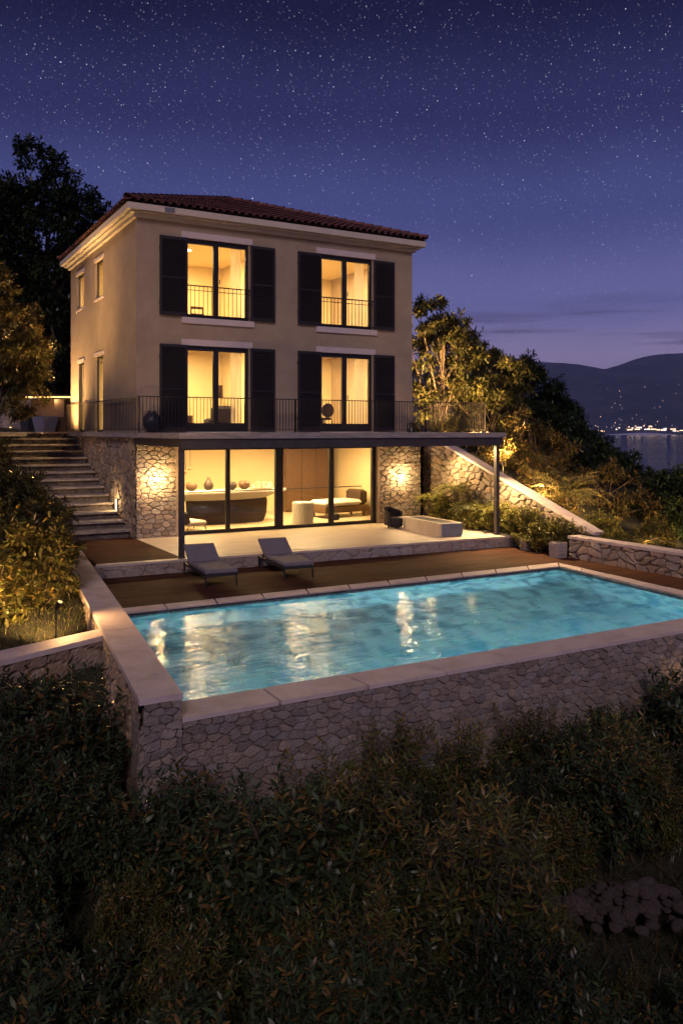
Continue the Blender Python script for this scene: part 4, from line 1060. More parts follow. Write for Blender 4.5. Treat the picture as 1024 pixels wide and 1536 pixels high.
# --- shrub prototypes for the foreground
NM = [('laurel_shrub', 'dark glossy laurel-like shrub'), ('oleander_shrub', 'narrow leaved oleander-like shrub'), ('myrtle_shrub', 'dense small leaved dark shrub')]
protoS = {}
def place_shrub(kind, seed, loc, rz, sc, label, group):
    key = (kind, seed % 3)
    args = dict(
        laurel=(.78, .74, 1.25, 400, 9, .130, .044, G1, BR, 22, .40, .10),
        oleander=(.72, .72, 1.2, 380, 9, .125, .032, OL, (.19, .120, .030), 40, .66, .15),  # brownish shoots; their orange tip tint also stands in for warm light
        myrtle=(.8, .75, 1.1, 620, 9, .095, .030, GD, BR, 14, .30, .06))[kind]
    if key not in protoS:
        nm = {'laurel': 'laurel_shrub', 'oleander': 'oleander_shrub', 'myrtle': 'myrtle_shrub'}[kind]
        o = shrub(nm, label, 'shrub', group, 100+seed % 3*7+len(kind), args[0], args[1], args[2], args[3], args[4], args[5], args[6], args[7], args[8], args[9], args[10], args[11])
        protoS[key] = o
    else:
        o = copy_tree(protoS[key]); o['label'] = label; o['group'] = group
    o.location = loc; o.rotation_euler = (0, 0, rz); o.scale = (sc, sc, sc); return o
def gz(x, y): return float(ground_z(np.array([[x]]), np.array([[y]]))[0, 0])
rf = random.Random(5); cnt = 0
FG = []
for d, z_top, n in ((4.3, -1.25, 5), (5.1, -1.2, 7), (6.0, -1.1, 8), (6.9, -1.05, 8), (7.9, -1.0, 8), (8.8, -.95, 5), (9.7, -1.02, 5), (10.7, -1.0, 5), (11.8, -1.1, 4), (13.0, -1.12, 3)):
    for k in range(n):
        lo = {4.3: -40, 5.1: -60, 6.0: -90, 6.9: -60, 7.9: -60, 8.8: -60, 9.7: 420, 10.7: 560, 11.8: 760, 13.0: 900}[d]
        px = lo+(1120-lo)*(k+.5)/n+rf.uniform(-35, 35); dd = d+rf.uniform(-.3, .3)
        if 815 < px < 1080 and 6.6 < dd < 9.6: continue
        P = at(px, dd)
        if P.y > -14.75: P.y = -14.75
        FG.append((px, dd, P, z_top))
kinds = ['laurel', 'oleander', 'myrtle', 'oleander', 'laurel']
names_ = {'laurel': 'broad glossy leaved dark shrub', 'oleander': 'tall narrow leaved shrub with brownish shoots', 'myrtle': 'dense small leaved blackish shrub'}
for i, (px, dd, P, zt) in enumerate(FG):
    kd = 'oleander' if (250 < px < 720 and dd > 5.5 and rf.random() < .45) else rf.choice(['laurel', 'myrtle', 'laurel', 'laurel', 'oleander'])
    z = gz(P.x, P.y); sc = (zt-z)/1.2*rf.choice((.78, .9, 1.0, 1.08, 1.2))
    if px > 790 and dd < 7.3: sc = min(sc, .62)
    place_shrub(kd, rf.randrange(9), (P.x, P.y, z), rf.uniform(0, 6.28), sc, names_[kd]+' in the unlit foreground thicket below the pool wall', 'foreground shrubs '+kd)
# left foreground bushes, taller
LF = [(25, 10.3, .12), (100, 10.3, -.08), (170, 10.4, -.4), (60, 9.2, -.3), (140, 9.3, -.5), (205, 9.5, -.62), (0, 8.6, -.3), (90, 8.5, -.5), (180, 8.5, -.8), (250, 8.9, -.80), (310, 9.0, -.95), (-60, 10, .1)]
for i, (px, d, zt) in enumerate(LF):
    P = at(px, d); pl = -3.41+.1215*(P.y+14.08)-.5-.85
    if P.y > -14.3 and P.x > pl: P.x = pl
    z = gz(P.x, P.y); sc = (zt-z)/1.28
    kd = rf.choice(['laurel', 'laurel', 'myrtle'])
    place_shrub(kd, rf.randrange(9), (P.x, P.y, z), rf.uniform(0, 6.28), sc, names_[kd]+' at the lower left, against the parapet wall', 'shrubs at the lower left '+kd)

# --- trees
def tree(name, label, cat, seed, H, crown, nclump, per, L, W, base, tipc, trunk_r=.16, ptip=.1, group=None, up=.2, spread=.38, th=.35):
    """crown: list of (x,y,z,rx,ry,rz) lobes relative to the trunk base"""
    rng = np.random.RandomState(seed); t = bpy.data.objects.new(name, None); link(t); tag(t, label, cat, group)
    lob = np.array(crown, float); vol = lob[:, 3]*lob[:, 4]*lob[:, 5]; pick = rng.choice(len(lob), nclump, p=vol/vol.sum())
    d = rng.normal(0, 1, (nclump, 3)); d /= np.linalg.norm(d, axis=1, keepdims=True); rr = rng.uniform(.25, 1.0, nclump)**.5
    Cc = lob[pick, :3]+d*lob[pick, 3:]*rr[:, None]
    n = nclump*per; ci = np.repeat(np.arange(nclump), per)
    dirs = rng.normal(0, 1, (n, 3)); dirs /= np.linalg.norm(dirs, axis=1, keepdims=True); cs_ = spread*rng.uniform(.6, 1.35, nclump)
    T = Cc[ci]+dirs*(cs_[ci]*rng.uniform(.1, 1, n)**.5)[:, None]*np.array([1, 1, .7])
    D = dirs+d[ci]*.5+np.array([0, 0, up])+rng.normal(0, .3, (n, 3)); ln = rng.uniform(.5, 1, n)*L*1.2
    p, dd, l_, w_, f = twig_leaves(rng, T, D, ln, 5, L, W, 30, 75, .2)
    bright = np.repeat(1+.35*rng.uniform(-1, 1, nclump), per*5)
    c = palette(rng, len(p), base, tipc, ptip)*bright[:, None]
    leaf_mesh('crown', p, dd, l_, w_, c, rng, t, curl=.3)
    # trunk and limbs
    mb = MB(); ctr = lob[:, :3].mean(0); h0 = H*th
    tp = [(0, 0, -.3), (rng.normal(0, .06), rng.normal(0, .06), h0*.5), (ctr[0]*.3, ctr[1]*.3, h0), (ctr[0]*.7, ctr[1]*.7, (h0+ctr[2])/2), tuple(ctr)]
    mb.tube(tp, [trunk_r*1.3, trunk_r, trunk_r*.8, trunk_r*.55, trunk_r*.25], 8)
    for k in range(min(nclump, 34)):
        c_ = Cc[k]; s_ = rng.uniform(.3, 1); b0 = np.array(tp[2])*(1-s_)+np.array(tp[4])*s_ if s_ > .5 else np.array(tp[2])
        mid_ = (b0+c_)/2+rng.normal(0, .12, 3)+np.array([0, 0, -.1]); mb.tube([tuple(b0), tuple(mid_), tuple(c_)], [trunk_r*.32, trunk_r*.2, trunk_r*.07], 5, cap=False)
    mb.build('trunk', M['bark'], t, smooth=True)
    return t
def put(o, P, z=None, rz=0, sc=1):
    o.location = (P.x, P.y, gz(P.x, P.y) if z is None else z); o.rotation_euler = (0, 0, rz); o.scale = (sc,)*3; return o

# tall dark trees behind, top left
a = tree('holm_oak', 'tall dark tree rising left of the villa roof', 'tree', 1, 14, [(0, 0, 8, 3.4, 3, 3.6), (-.8, 0, 11.2, 2.2, 2, 2.0), (2.6, 0, 7.0, 2.2, 2, 2.6), (-3, 0, 8.5, 2.2, 2, 3), (0, 0, 4.6, 3, 2.5, 2.2)], 330, 26, .36, .13, GD, OL, .3, .05, None, .2, .62)
P = at(75, 40); put(a, P, 3.6)
b = copy_tree(a); b['label'] = 'dark tree filling the gap between the tall tree and the roof corner'; P = at(140, 44); put(b, P, 2.0, 2.1, .93)
b = copy_tree(a); b['label'] = 'tall dark tree at the left picture edge'; P = at(-45, 38); put(b, P, 3.6, 4.0, .95)
b = copy_tree(a); b['label'] = 'dark low crowned tree behind the outdoor bar'; P = at(60, 42); put(b, P, -2.5, 1.0, .9)
# lit tree left
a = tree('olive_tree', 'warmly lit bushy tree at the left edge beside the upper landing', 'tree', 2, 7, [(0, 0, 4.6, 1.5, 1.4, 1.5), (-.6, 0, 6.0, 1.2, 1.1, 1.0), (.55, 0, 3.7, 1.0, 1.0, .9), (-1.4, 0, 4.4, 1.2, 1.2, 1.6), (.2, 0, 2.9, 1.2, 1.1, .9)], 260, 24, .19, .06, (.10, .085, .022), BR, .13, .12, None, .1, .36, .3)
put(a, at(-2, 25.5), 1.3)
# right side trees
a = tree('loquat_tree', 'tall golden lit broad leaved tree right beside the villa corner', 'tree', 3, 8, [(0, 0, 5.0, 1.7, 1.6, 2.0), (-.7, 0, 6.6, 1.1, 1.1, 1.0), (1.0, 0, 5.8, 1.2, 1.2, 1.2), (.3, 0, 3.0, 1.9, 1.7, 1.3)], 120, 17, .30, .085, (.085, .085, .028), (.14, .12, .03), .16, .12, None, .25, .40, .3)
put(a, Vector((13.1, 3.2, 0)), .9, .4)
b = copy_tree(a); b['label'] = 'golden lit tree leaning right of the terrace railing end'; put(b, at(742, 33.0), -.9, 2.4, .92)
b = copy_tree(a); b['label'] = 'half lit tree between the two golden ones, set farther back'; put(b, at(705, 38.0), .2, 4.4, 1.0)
dk = tree('dark_oak', 'dark rounded tree on the slope right of the golden trees', 'tree', 4, 7, [(0, 0, 4.6, 2.3, 2.1, 1.9), (-1.5, 0, 3.6, 1.6, 1.6, 1.7), (1.6, 0, 3.4, 1.7, 1.6, 1.6), (0, 0, 6.0, 1.3, 1.2, 1.0)], 200, 22, .28, .10, GD, OL, .2, .06, None, .2, .46, .3)
put(dk, at(782, 39), -.1, 0, .97)
for lb, px, d, z, rz, sc in (('dark tree at the right end of the upper slope, mountains behind it', 836, 42, -1.7, 1.3, .93), ('dark tree below and right of the mountain tree line', 893, 45, -3.1, 2.5, .85),
                             ('dark spreading tree standing low on the far right slope', 955, 42, -4.6, 3.3, .85), ('dark low tree at the right picture edge', 1020, 38, -5.6, .7, .85), ('dark tree in the middle of the right hand slope', 850, 36, -2.2, 5.1, .85),
                             ('dark tree behind the lit fan leaved tree', 800, 34, -1.6, 1.9, .85), ('dark tree low on the slope above the retaining wall', 925, 34, -3.6, 2.9, .85), ('dark tree at right edge just beyond the retaining wall', 1015, 29, -3.8, 4.1, .8)):
    b = copy_tree(dk); b['label'] = lb; put(b, at(px, d), z, rz, sc)
br = tree('brown_lit_tree', 'brownish warm lit feathery tree on the slope right of the terrace', 'tree', 6, 5, [(0, 0, 3.0, 1.5, 1.4, 1.2), (1.0, 0, 2.4, 1.2, 1.2, .9), (-1.0, 0, 2.3, 1.1, 1.2, .9)], 80, 15, .26, .05, (.10, .085, .03), BR, .12, .2, None, .3, .38, .3)
put(br, at(800, 30), -.35, .2, 1.0)
for lb, px, d, z, rz, sc in (('brownish feathery tree below the dark ones, right of the fan leaved tree', 905, 29, -1.9, 2.0, .95), ('brownish feathery tree overhanging the sea view', 962, 31, -2.5, 3.5, .9), ('brownish feathery tree directly under the terrace railing end', 756, 31.0, -.6, 5.0, .8), ('small brownish feathery tree close behind the sloping wall', 820, 27.2, -1.0, 1.0, .75)):
    b = copy_tree(br); b['label'] = lb; put(b, at(px, d), z, rz, sc)

# --- frond plants (cycads, palms, ferns)
def frond_plant(name, label, seed, nf, FL, leafl, base, tipc, trunk=.0, arch=.9, npair=16, leafw=.018):
    rng = np.random.RandomState(seed); t = bpy.data.objects.new(name, None); link(t); tag(t, label, 'plant')
    PP = []; DD = []; LL = []; A = []; B = []
    for k in range(nf):
        az = k*2.39996+rng.normal(0, .2); el = math.radians(rng.uniform(15, 80)); L = FL*rng.uniform(.75, 1.1)
        h = np.array([math.cos(az), math.sin(az), 0.]); pos = np.array([0, 0, trunk]); e = el; prev = pos
        ns_ = npair
        for s_ in range(ns_):
            dr = h*math.cos(e)+np.array([0, 0, 1])*math.sin(e); nxt = prev+dr*L/ns_; A.append(prev); B.append(nxt)
            if s_ > 1:
                side = np.cross(dr, [0, 0, 1]); side /= np.linalg.norm(side)+1e-9
                f = s_/ns_; ll = leafl*(math.sin(PI*min(1, .15+f*.85))**.6)
                for sg in (-1, 1):
                    PP.append(nxt); DD.append(side*sg*.9+dr*.6+np.array([0, 0, .15])+rng.normal(0, .06, 3)); LL.append(ll*rng.uniform(.85, 1.1))
            prev = nxt; e -= math.radians(arch*100/ns_)*rng.uniform(.7, 1.3)
    PP = np.array(PP); DD = np.array(DD); LL = np.array(LL); c = palette(rng, len(PP), base, tipc, .1)
    leaf_mesh('fronds', PP, DD, LL, np.full(len(PP), leafw)*1.0, c, rng, t, .3)
    stems_mesh('stalks', np.array(A), np.array(B), .008, .006, t)
    if trunk > .1: mb = MB(); mb.tube([(0, 0, -.2), (.02, 0, trunk*.5), (0, 0, trunk)], [.1, .075, .09], 10); mb.build('trunk', M['bark'], t)
    return t
cy = frond_plant('cycad', 'lit palm like cycad against the sloping stone wall under the terrace', 11, 30, .95, .22, (.17, .17, .032), YG, .75, .95, 18, .022)
put(cy, Vector((10.15, -1.6, 0)), .3)
for lb, x, y, z, rz, sc in (('low cycad beside the right stone pier', 9.95, -.75, .05, 1., .9), ('cycad in the bed behind the long bench', 10.15, -2.6, -.15, 2., .95), ('cycad standing between bench and right canopy post', 10.2, -3.5, -.2, 3., .85), ('cycad right of the canopy post, low on the bed', 10.3, -4.6, -.45, 4, .8)):
    b = copy_tree(cy); b['label'] = lb; put(b, Vector((x, y, 0)), z, rz, sc)
fan = frond_plant('fan_leaved_tree', 'brightly lit fan leaved small tree on the slope behind the sloping wall', 12, 40, 1.35, .30, (.11, .11, .04), (.15, .14, .05), 1.1, .7, 16, .028)
put(fan, at(848, 26.3), -.15, 0, 1.05)
b = copy_tree(fan); b['label'] = 'arching fern like plant right of the lit fan leaved tree, above the low wall'; put(b, at(955, 23.2), -1.45, 1.5, .85)
b = copy_tree(fan); b['label'] = 'arching fern like plant at the right picture edge above the low wall'; put(b, at(1005, 21.6), -1.5, 2.5, .7)
# leafy rounded bushes in the bed (broad leaves)
bb = shrub('bed_shrub', 'bright leafy bush spilling over the end of the patio step', 'shrub', None, 71, .55, .55, .8, 420, 7, .10, .045, YG, (.16, .14, .03), 4, .2, .2, .4, .5)
put(bb, Vector((10.0, -5.6, 0)), -.33, 0, 1.12)
for lb, x, y, z, rz, sc in (('bright leafy bush against the foot of the sloping wall', 10.2, -6.4, -.3, 1, 1.1), ('leafy bush between canopy post and patio step end', 10.25, -4.9, -.1, 2, 1.15), ('low leafy bush behind the right canopy post', 10.15, -3.9, 0, 3, 1.05), ('leafy bush beside the bench end', 9.98, -2.9, -.1, 4, .9),
                            ('leafy bush at the foot of the cycad trunk', 10.1, -2.1, .0, 5, .75), ('leafy bush under the terrace by the pier', 10.0, -1.2, .0, 6, 1.0),
                            ('rounded bush behind the lower end of the sloping wall', 11.7, -6.4, -.1, 1.7, 1.0), ('rounded bush just above the low retaining wall coping', 11.0, -7.6, -.25, 2.7, .8), ('rounded bush above the retaining wall, farther right', 11.2, -8.9, -.45, 3.7, .8), ('rounded bush above the retaining wall at the picture edge', 11.0, -10.2, -.55, 4.7, .75), ('rounded bush beside the lit fan leaved tree base', 14.0, -6.4, -.5, .7, 1.1)):
    b = copy_tree(bb); b['label'] = lb; put(b, Vector((x, y, 0)), z, rz, sc)

# --- big hedge on the left: tall bushes
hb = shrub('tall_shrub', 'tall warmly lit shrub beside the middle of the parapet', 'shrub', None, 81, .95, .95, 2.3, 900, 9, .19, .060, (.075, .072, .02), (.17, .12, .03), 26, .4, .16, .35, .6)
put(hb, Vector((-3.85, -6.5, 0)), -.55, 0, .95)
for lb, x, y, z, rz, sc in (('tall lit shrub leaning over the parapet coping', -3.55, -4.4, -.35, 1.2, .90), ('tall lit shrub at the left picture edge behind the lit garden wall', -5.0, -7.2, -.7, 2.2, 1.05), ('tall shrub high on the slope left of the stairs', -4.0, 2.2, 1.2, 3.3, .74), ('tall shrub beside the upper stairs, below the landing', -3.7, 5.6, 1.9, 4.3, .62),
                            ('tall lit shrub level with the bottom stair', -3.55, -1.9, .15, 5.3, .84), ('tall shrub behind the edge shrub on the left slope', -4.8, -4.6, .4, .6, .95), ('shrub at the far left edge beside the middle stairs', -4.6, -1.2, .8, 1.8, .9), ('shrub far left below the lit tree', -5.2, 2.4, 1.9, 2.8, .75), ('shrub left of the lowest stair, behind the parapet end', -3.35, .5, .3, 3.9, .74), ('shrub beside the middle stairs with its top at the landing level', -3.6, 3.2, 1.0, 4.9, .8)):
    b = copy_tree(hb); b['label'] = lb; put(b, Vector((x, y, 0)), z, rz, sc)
# grass strip behind the lit garden wall
rng = np.random.RandomState(9); n = 26000
gx_ = rng.uniform(-8.5, -2.4, n); gy_ = rng.uniform(-10.3, 8, n); ok = (gx_ < (-3.41+.1215*(gy_+14.08)-.5)) & ((gy_ < 0) | (gx_ < -2.85)); gx_, gy_ = gx_[ok], gy_[ok]
gzv = ground_z(gx_[None], gy_[None])[0]; n = len(gx_); d = np.stack([rng.normal(0, .5, n), rng.normal(0, .5, n), np.ones(n)], -1)
o = leaf_mesh('grass', np.stack([gx_, gy_, gzv-.01], -1), d, rng.uniform(.06, .15, n), np.full(n, .012), palette(rng, n, (.075, .075, .02), (.12, .09, .03)), rng, None); tag(o, 'rough grass behind the lit garden wall', 'grass', None, 'stuff')
# undergrowth under the foreground shrubs
n = 16000; gx_ = rng.uniform(-9, 6, n); gy_ = rng.uniform(-20.5, -14.3, n); gzv = ground_z(gx_[None], gy_[None])[0]
d = np.stack([rng.normal(0, .6, n), rng.normal(0, .6, n), np.ones(n)], -1)
o = leaf_mesh('undergrowth', np.stack([gx_, gy_, gzv-.01], -1), d, rng.uniform(.10, .34, n), np.full(n, .014), palette(rng, n, (.035, .04, .018), (.08, .05, .02)), rng, None); tag(o, 'dark undergrowth between the foreground shrubs', 'undergrowth', None, 'stuff')

for i_, (px, d, hgt) in enumerate(((825, 8.2, .36), (880, 7.6, .30), (950, 7.5, .26), (1015, 7.5, .28), (1055, 8.0, .3), (1085, 8.8, .5), (830, 9.2, .6), (900, 10.0, .6), (985, 10.1, .65))):
    P = at(px, d); z = gz(P.x, P.y)
    place_shrub('myrtle' if i_ % 2 else 'oleander', i_, (P.x, P.y, z-.05), i_*1.3, hgt, 'low shrub tuft growing around the rounded rock pile', 'tufts around the rock pile')
# rock pile in the foreground
def rock_mesh(seed):
    import bmesh
    bm = bmesh.new(); bmesh.ops.create_icosphere(bm, subdivisions=3, radius=1); rr = random.Random(seed); ax = [Vector((rr.uniform(-1, 1), rr.uniform(-1, 1), rr.uniform(-1, 1))).normalized() for _ in range(7)]
    for v in bm.verts:
        n_ = v.co.normalized(); s_ = 1
        for a_ in ax: s_ -= .16*max(0, n_.dot(a_)-.55)
        v.co = Vector((n_.x*s_, n_.y*s_*.85, n_.z*s_*.68))
    me = bpy.data.meshes.new('rock'); bm.to_mesh(me); bm.free(); me.polygons.foreach_set('use_smooth', [True]*len(me.polygons)); me.materials.append(M['rock']); return me
rm = [rock_mesh(s) for s in range(5)]; rr = random.Random(8); c0 = at(940, 8.7); zb = gz(c0.x, c0.y)+.12
k = 0
for layer, cntl, spread_, z_ in ((0, 44, (.85, .46), .04), (1, 30, (.62, .32), .12), (2, 16, (.40, .20), .20), (3, 6, (.2, .1), .27)):
    for q_ in range(cntl):
        a_ = q_*2.4; r_ = math.sqrt((q_+.5)/cntl); o = bpy.data.objects.new('rock', rm[k % 5]); link(o)
        s_ = rr.choice((.04, .055, .07, .09, .115))*rr.uniform(.9, 1.1); lx, ly = math.cos(a_)*r_*spread_[0], math.sin(a_)*r_*spread_[1]
        o.location = (c0.x+lx*cc-ly*-ss, c0.y-lx*ss+ly*cc, zb+z_*.8+.05); o.rotation_euler = (rr.uniform(-.3, .3), rr.uniform(-.3, .3), rr.uniform(0, 6)); o.scale = (s_*rr.uniform(.95, 1.45), s_*rr.uniform(.9, 1.2), s_*rr.uniform(.7, 1.05))
        tag(o, 'rounded reddish grey rock in the pile at the lower right', 'rock', 'rocks in the pile'); k += 1

# ================================================================ LIGHT
def light(name, kind, loc, power, col=(1, .62, .28), **k):
    l = bpy.data.lights.new(name, kind); l.energy = power; l.color = col
    for a_, b_ in k.items(): setattr(l, a_, b_)
    o = bpy.data.objects.new(name, l); link(o); o.location = loc; return o
def aim(o, target):
    d = Vector(target)-o.location; o.rotation_euler = d.to_track_quat('-Z', 'Y').to_euler(); return o
WARM = (1, .66, .30)
sun = light('sun', 'SUN', (0, 0, 40), .95, (1, .76, .80), angle=math.radians(14)); aim(sun, Vector((0, 0, 40))-Vector((-.45, -.75, .62)))
# rooms
for x in (2.6, 6.6): light('room_light', 'AREA', (x, 2.2, 2.72), 430, (1, .66, .29), shape='RECTANGLE', size=2.6, size_y=1.6)
for z in (5.88, 8.95):
    for x in (2.4, 7.0): light('room_light', 'AREA', (x, 2.6, z), 500, (1, .66, .29), shape='RECTANGLE', size=1.6, size_y=1.6)
    light('room_light', 'AREA', (1.9, 6.9, z), 650, (1, .66, .29), shape='RECTANGLE', size=1.6, size_y=1.0)
# stone pier lamps and stair light
light('wall_lamp_light', 'POINT', (.56, -.24, 1.69), 55, WARM, shadow_soft_size=.05)
light('wall_lamp_light', 'POINT', (8.98, -.24, 1.56), 55, WARM, shadow_soft_size=.05)
light('stair_light_beam', 'POINT', (-.22, 1.92, 1.0), 14, WARM, shadow_soft_size=.05)
# pool lamps
for (x, y, pw_) in ((-1.6, -13.2, 380), (1.4, -13.2, 950), (4.4, -13.2, 1150), (6.9, -13.2, 480)):
    light('pool_light', 'POINT', (x, y, -1.05), pw_, (.62, .93, 1), shadow_soft_size=.12)
# garden spotlights: small fixtures on stakes
gsp = None
def spot(label, loc, target, power, size=70, col=(1, .56, .20)):
    global gsp
    if gsp is None:
        t = thing('garden_spotlight', label, 'spotlight', (0, 0, 0), 0, 'garden spotlights')
        w = MB(); w.tube([(0, 0, -.6), (0, 0, .05)], .012); w.build('stake', M['metal'], t)
        w = MB(); w.tube([(0, 0, .04), (0, .03, .09), (0, .08, .16)], [.03, .04, .045], 12, cap=True); w.build('lamp_head', M['metal'], t)
        w = MB(); w.tube([(0, .081, .162), (0, .084, .168)], .038, 12); w.build('lamp_glass', M['spotglass'], t); gsp = t
    else: t = copy_tree(gsp); t['label'] = label
    t.location = loc; d = Vector(target)-Vector(loc); t.rotation_euler = (0, 0, math.atan2(d.y, d.x)-PI/2)
    o = light('spotlight_beam', 'SPOT', Vector(loc)+Vector((0, 0, .26))+d.normalized()*.14, power*3, col, spot_size=math.radians(size), spot_blend=.8, shadow_soft_size=.05); aim(o, target)
SP = 'small black garden spotlight '
def gnd(px, d): P = at(px, d); P.z = gz(P.x, P.y)+.03; return P
spot(SP+'at the foot of the shrubs where garden wall meets parapet', (-4.0, -9.4, gz(-4.0, -9.4)), (-3.9, -6.0, 1.2), 260, 100)
spot(SP+'in front of the parapet joint, washing the copings', (-3.95, -9.35, .12), (-2.9, -10.6, -.3), 34, 165)
spot(SP+'beside the shrub that leans over the parapet', (-5.4, -8.9, gz(-5.4, -8.9)), (-4.4, -4.0, 2.0), 260, 90)
spot(SP+'on the slope below the upper shrubs', (-3.1, -.9, gz(-3.1, -.9)+.1), (-4.1, 2.4, 2.6), 170, 110)
spot(SP+'below the lit tree at the left edge', (-3.05, -.5, gz(-3.05, -.5)+.9), (-3.5, 3.4, 5.8), 1500, 75)
spot(SP+'on the landing edge, aimed at the lit tree', (-2.3, 7.8, 3.05), (-3.5, 4.2, 6.2), 800, 100)
spot(SP+'at the rear left corner of the villa', (-1.25, 8.35, 2.84), (.1, 7.9, 4.7), 420, 110)
spot(SP+'on the terrace end under the tall golden tree', (10.6, 1.0, 3.05), (13.3, 3.6, 6.0), 1500, 90)
spot(SP+'on the slope outside the terrace railing, left of the corner', (11.9, -1.9, gz(11.9, -1.9)+.3), (14.6, 2.6, 6.0), 950, 100)
spot(SP+'just behind the upper part of the sloping wall', (11.0, -2.6, gz(11.0, -2.6)+.05), (13.6, .2, 2.6), 130, 110)
spot(SP+'just behind the middle of the sloping wall', (11.1, -4.4, gz(11.1, -4.4)+.05), (13.6, -2.2, 1.6), 260, 120)
spot(SP+'at the foot of the fan leaved tree', (12.5, -6.2, gz(12.5, -6.2)+.1), (12.7, -4.3, .9), 260, 110)
spot(SP+'behind the low retaining wall', (11.3, -8.6, gz(11.3, -8.6)+.1), (15.5, -5.0, .6), 420, 120)
spot(SP+'deep in the shrubs right of the fan leaved tree', (14.6, -6.6, gz(14.6, -6.6)+.3), (17.5, -3.0, 1.2), 160, 120)
spot(SP+'in the thicket below the right end of the pool wall', at(1110, 12.8, -1.6), at(1030, 15.0, -.6), 50, 120)
def added_canopy_spot(loc, target, power, size):  # spotlights added out of sight under the canopy to brighten bed and low wall
    w = MB(); d = (Vector(target)-Vector(loc)).normalized(); p = Vector(loc); w.tube([p+Vector((0, 0, .12)), p], .012); w.tube([p-d*.06, p+d*.06], [.03, .038], 12); w.build('spotlight', M['metal'], can)
    o = light('added_canopy_beam', 'SPOT', p+d*.08, power, WARM, spot_size=math.radians(size), spot_blend=.8, shadow_soft_size=.04); aim(o, target)
added_canopy_spot((9.45, -1.2, 2.72), (10.1, -2.4, .6), 480, 140)
added_canopy_spot((9.45, -3.6, 2.72), (10.1, -5.4, -.1), 1250, 120)
added_canopy_spot((9.62, -4.4, 2.62), (9.9, -9.0, -.1), 500, 75)
# light of the outdoor bar
pb = at(80, 35.4); light('bar_light', 'POINT', (pb.x, pb.y, 4.4), 14, WARM, shadow_soft_size=.1)

# ================================================================ SKY
W_ = bpy.data.worlds.new('World'); bpy.context.scene.world = W_; W_.use_nodes = True; t = W_.node_tree; t.nodes.clear()
def N(tp, **k):
    n_ = t.nodes.new(tp)
    for a_, b_ in k.items(): setattr(n_, a_, b_)
    return n_
def Lk(a_, b_): t.links.new(a_, b_)
def mth(op, a_, b_=None, c_=None, clamp=False):
    n_ = N('ShaderNodeMath', operation=op); n_.use_clamp = clamp
    for i_, q_ in enumerate((a_, b_, c_)):
        if q_ is None: continue
        if isinstance(q_, (int, float)): n_.inputs[i_].default_value = q_
        else: Lk(q_, n_.inputs[i_])
    return n_.outputs[0]
out = N('ShaderNodeOutputWorld'); bg = N('ShaderNodeBackground'); Lk(bg.outputs[0], out.inputs['Surface'])
tc = N('ShaderNodeTexCoord'); sp = N('ShaderNodeSeparateXYZ'); Lk(tc.outputs['Generated'], sp.inputs[0])
nz = N('ShaderNodeTexNoise'); nz.inputs['Scale'].default_value = 5; nz.inputs['Detail'].default_value = 6; Lk(tc.outputs['Generated'], nz.inputs['Vector'])
el = mth('ADD', sp.outputs['Z'], mth('MULTIPLY', mth('SUBTRACT', nz.outputs['Fac'], .5), .045))
cr = N('ShaderNodeValToRGB'); e = cr.color_ramp.elements; cr.color_ramp.interpolation = 'EASE'
stops = [(0.0, (.45, .33, .50)), (.07, (.38, .30, .53)), (.15, (.155, .158, .395)), (.26, (.064, .074, .235)), (.36, (.027, .029, .110)), (.46, (.0085, .0095, .042)), (1.0, (.006, .008, .026))]
e[0].position, e[0].color = stops[0][0], (*stops[0][1], 1); e[1].position, e[1].color = stops[-1][0], (*stops[-1][1], 1)
for p_, c_ in stops[1:-1]: q_ = e.new(p_); q_.color = (*c_, 1)
Lk(el, cr.inputs['Fac'])
# thin cloud streaks low over the bay
mp = N('ShaderNodeMapping'); mp.inputs['Scale'].default_value = (2.2, 2.2, 30); mp.inputs['Location'].default_value = (1.3, .4, 0); Lk(tc.outputs['Generated'], mp.inputs['Vector'])
n2 = N('ShaderNodeTexNoise'); n2.inputs['Scale'].default_value = 2.2; n2.inputs['Detail'].default_value = 7; Lk(mp.outputs[0], n2.inputs['Vector'])
band = mth('MULTIPLY', mth('SMOOTH_MIN', mth('DIVIDE', mth('SUBTRACT', sp.outputs['Z'], .06), .03, clamp=True), 1.0, .01), mth('DIVIDE', mth('SUBTRACT', .165, sp.outputs['Z']), .04, clamp=True), clamp=True)
cl = mth('MULTIPLY', mth('DIVIDE', mth('SUBTRACT', n2.outputs['Fac'], .54), .12, clamp=True), band)
mxc = N('ShaderNodeMix', data_type='RGBA'); Lk(mth('MULTIPLY', cl, .55), mxc.inputs['Factor']); Lk(cr.outputs['Color'], mxc.inputs['A']); mxc.inputs['B'].default_value = (.060, .050, .115, 1)
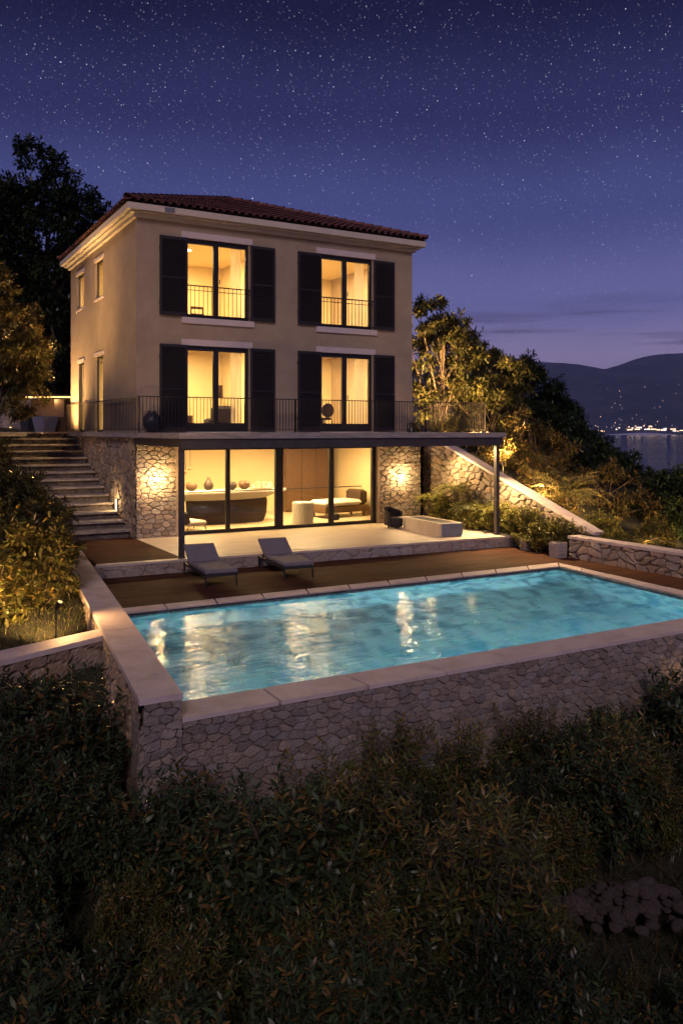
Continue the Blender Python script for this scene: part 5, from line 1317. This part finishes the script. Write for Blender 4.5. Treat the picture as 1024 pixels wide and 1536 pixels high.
# stars
star = None
for sc_, thr, inten, keep in ((300, .27, .28, .1), (190, .155, .75, .2), (105, .072, 1.2, .5), (44, .032, 2.6, .5)):
    vo = N('ShaderNodeTexVoronoi'); vo.inputs['Scale'].default_value = sc_; Lk(tc.outputs['Generated'], vo.inputs['Vector'])
    sx = N('ShaderNodeSeparateColor'); Lk(vo.outputs['Color'], sx.inputs[0])
    s1 = mth('DIVIDE', mth('SUBTRACT', thr, vo.outputs['Distance']), thr*.6, clamp=True)
    k1 = mth('MULTIPLY', mth('GREATER_THAN', sx.outputs[0], keep), mth('POWER', sx.outputs[1], 2.8))
    s1 = mth('MULTIPLY', mth('MULTIPLY', s1, k1), inten); star = s1 if star is None else mth('ADD', star, s1)
star = mth('MULTIPLY', star, mth('DIVIDE', mth('SUBTRACT', sp.outputs['Z'], .05), .25, clamp=True))
ad = N('ShaderNodeMix', data_type='RGBA', blend_type='ADD'); ad.inputs['Factor'].default_value = 1; cs_ = N('ShaderNodeCombineColor')
Lk(mth('MULTIPLY', star, .82), cs_.inputs[0]); Lk(mth('MULTIPLY', star, .88), cs_.inputs[1]); Lk(star, cs_.inputs[2])
Lk(mxc.outputs['Result'], ad.inputs['A']); Lk(cs_.outputs[0], ad.inputs['B']); Lk(ad.outputs['Result'], bg.inputs['Color']); bg.inputs['Strength'].default_value = 1.0

# haze over the bay
def haze():
    w = MB(); w.box((-11000, -11000, SEA-4), (11000, 11000, 780)); m = bpy.data.materials.new('night_haze'); m.use_nodes = True; tt = m.node_tree; tt.nodes.clear()
    o_ = tt.nodes.new('ShaderNodeOutputMaterial'); v_ = tt.nodes.new('ShaderNodeVolumePrincipled'); v_.inputs['Color'].default_value = (.38, .50, 1, 1); v_.inputs['Density'].default_value = 8e-5
    tt.links.new(v_.outputs[0], o_.inputs['Volume']); tag(w.build('haze', m), 'thin night haze over the bay', 'haze', None, 'stuff')
USE_HAZE = True
if USE_HAZE: haze()

# ================================================================ CAMERA, RENDER
cam = bpy.data.cameras.new('camera'); co = bpy.data.objects.new('camera', cam); link(co)
co.location = CAM; co.rotation_euler = (PI/2, 0, -TH); cam.sensor_width = 36; cam.lens = F/1536*36; cam.shift_y = -(768-YH)/1536; cam.clip_end = 40000; cam.clip_start = .1
S_ = bpy.context.scene; S_.camera = co
S_.view_settings.view_transform = 'Standard'; S_.view_settings.look = 'None'; S_.view_settings.exposure = 0; S_.view_settings.gamma = 1
S_.cycles.max_bounces = 8; S_.cycles.diffuse_bounces = 3; S_.cycles.glossy_bounces = 4; S_.cycles.transmission_bounces = 8; S_.cycles.transparent_max_bounces = 12
S_.cycles.sample_clamp_indirect = 4; S_.cycles.caustics_reflective = False; S_.cycles.caustics_refractive = False
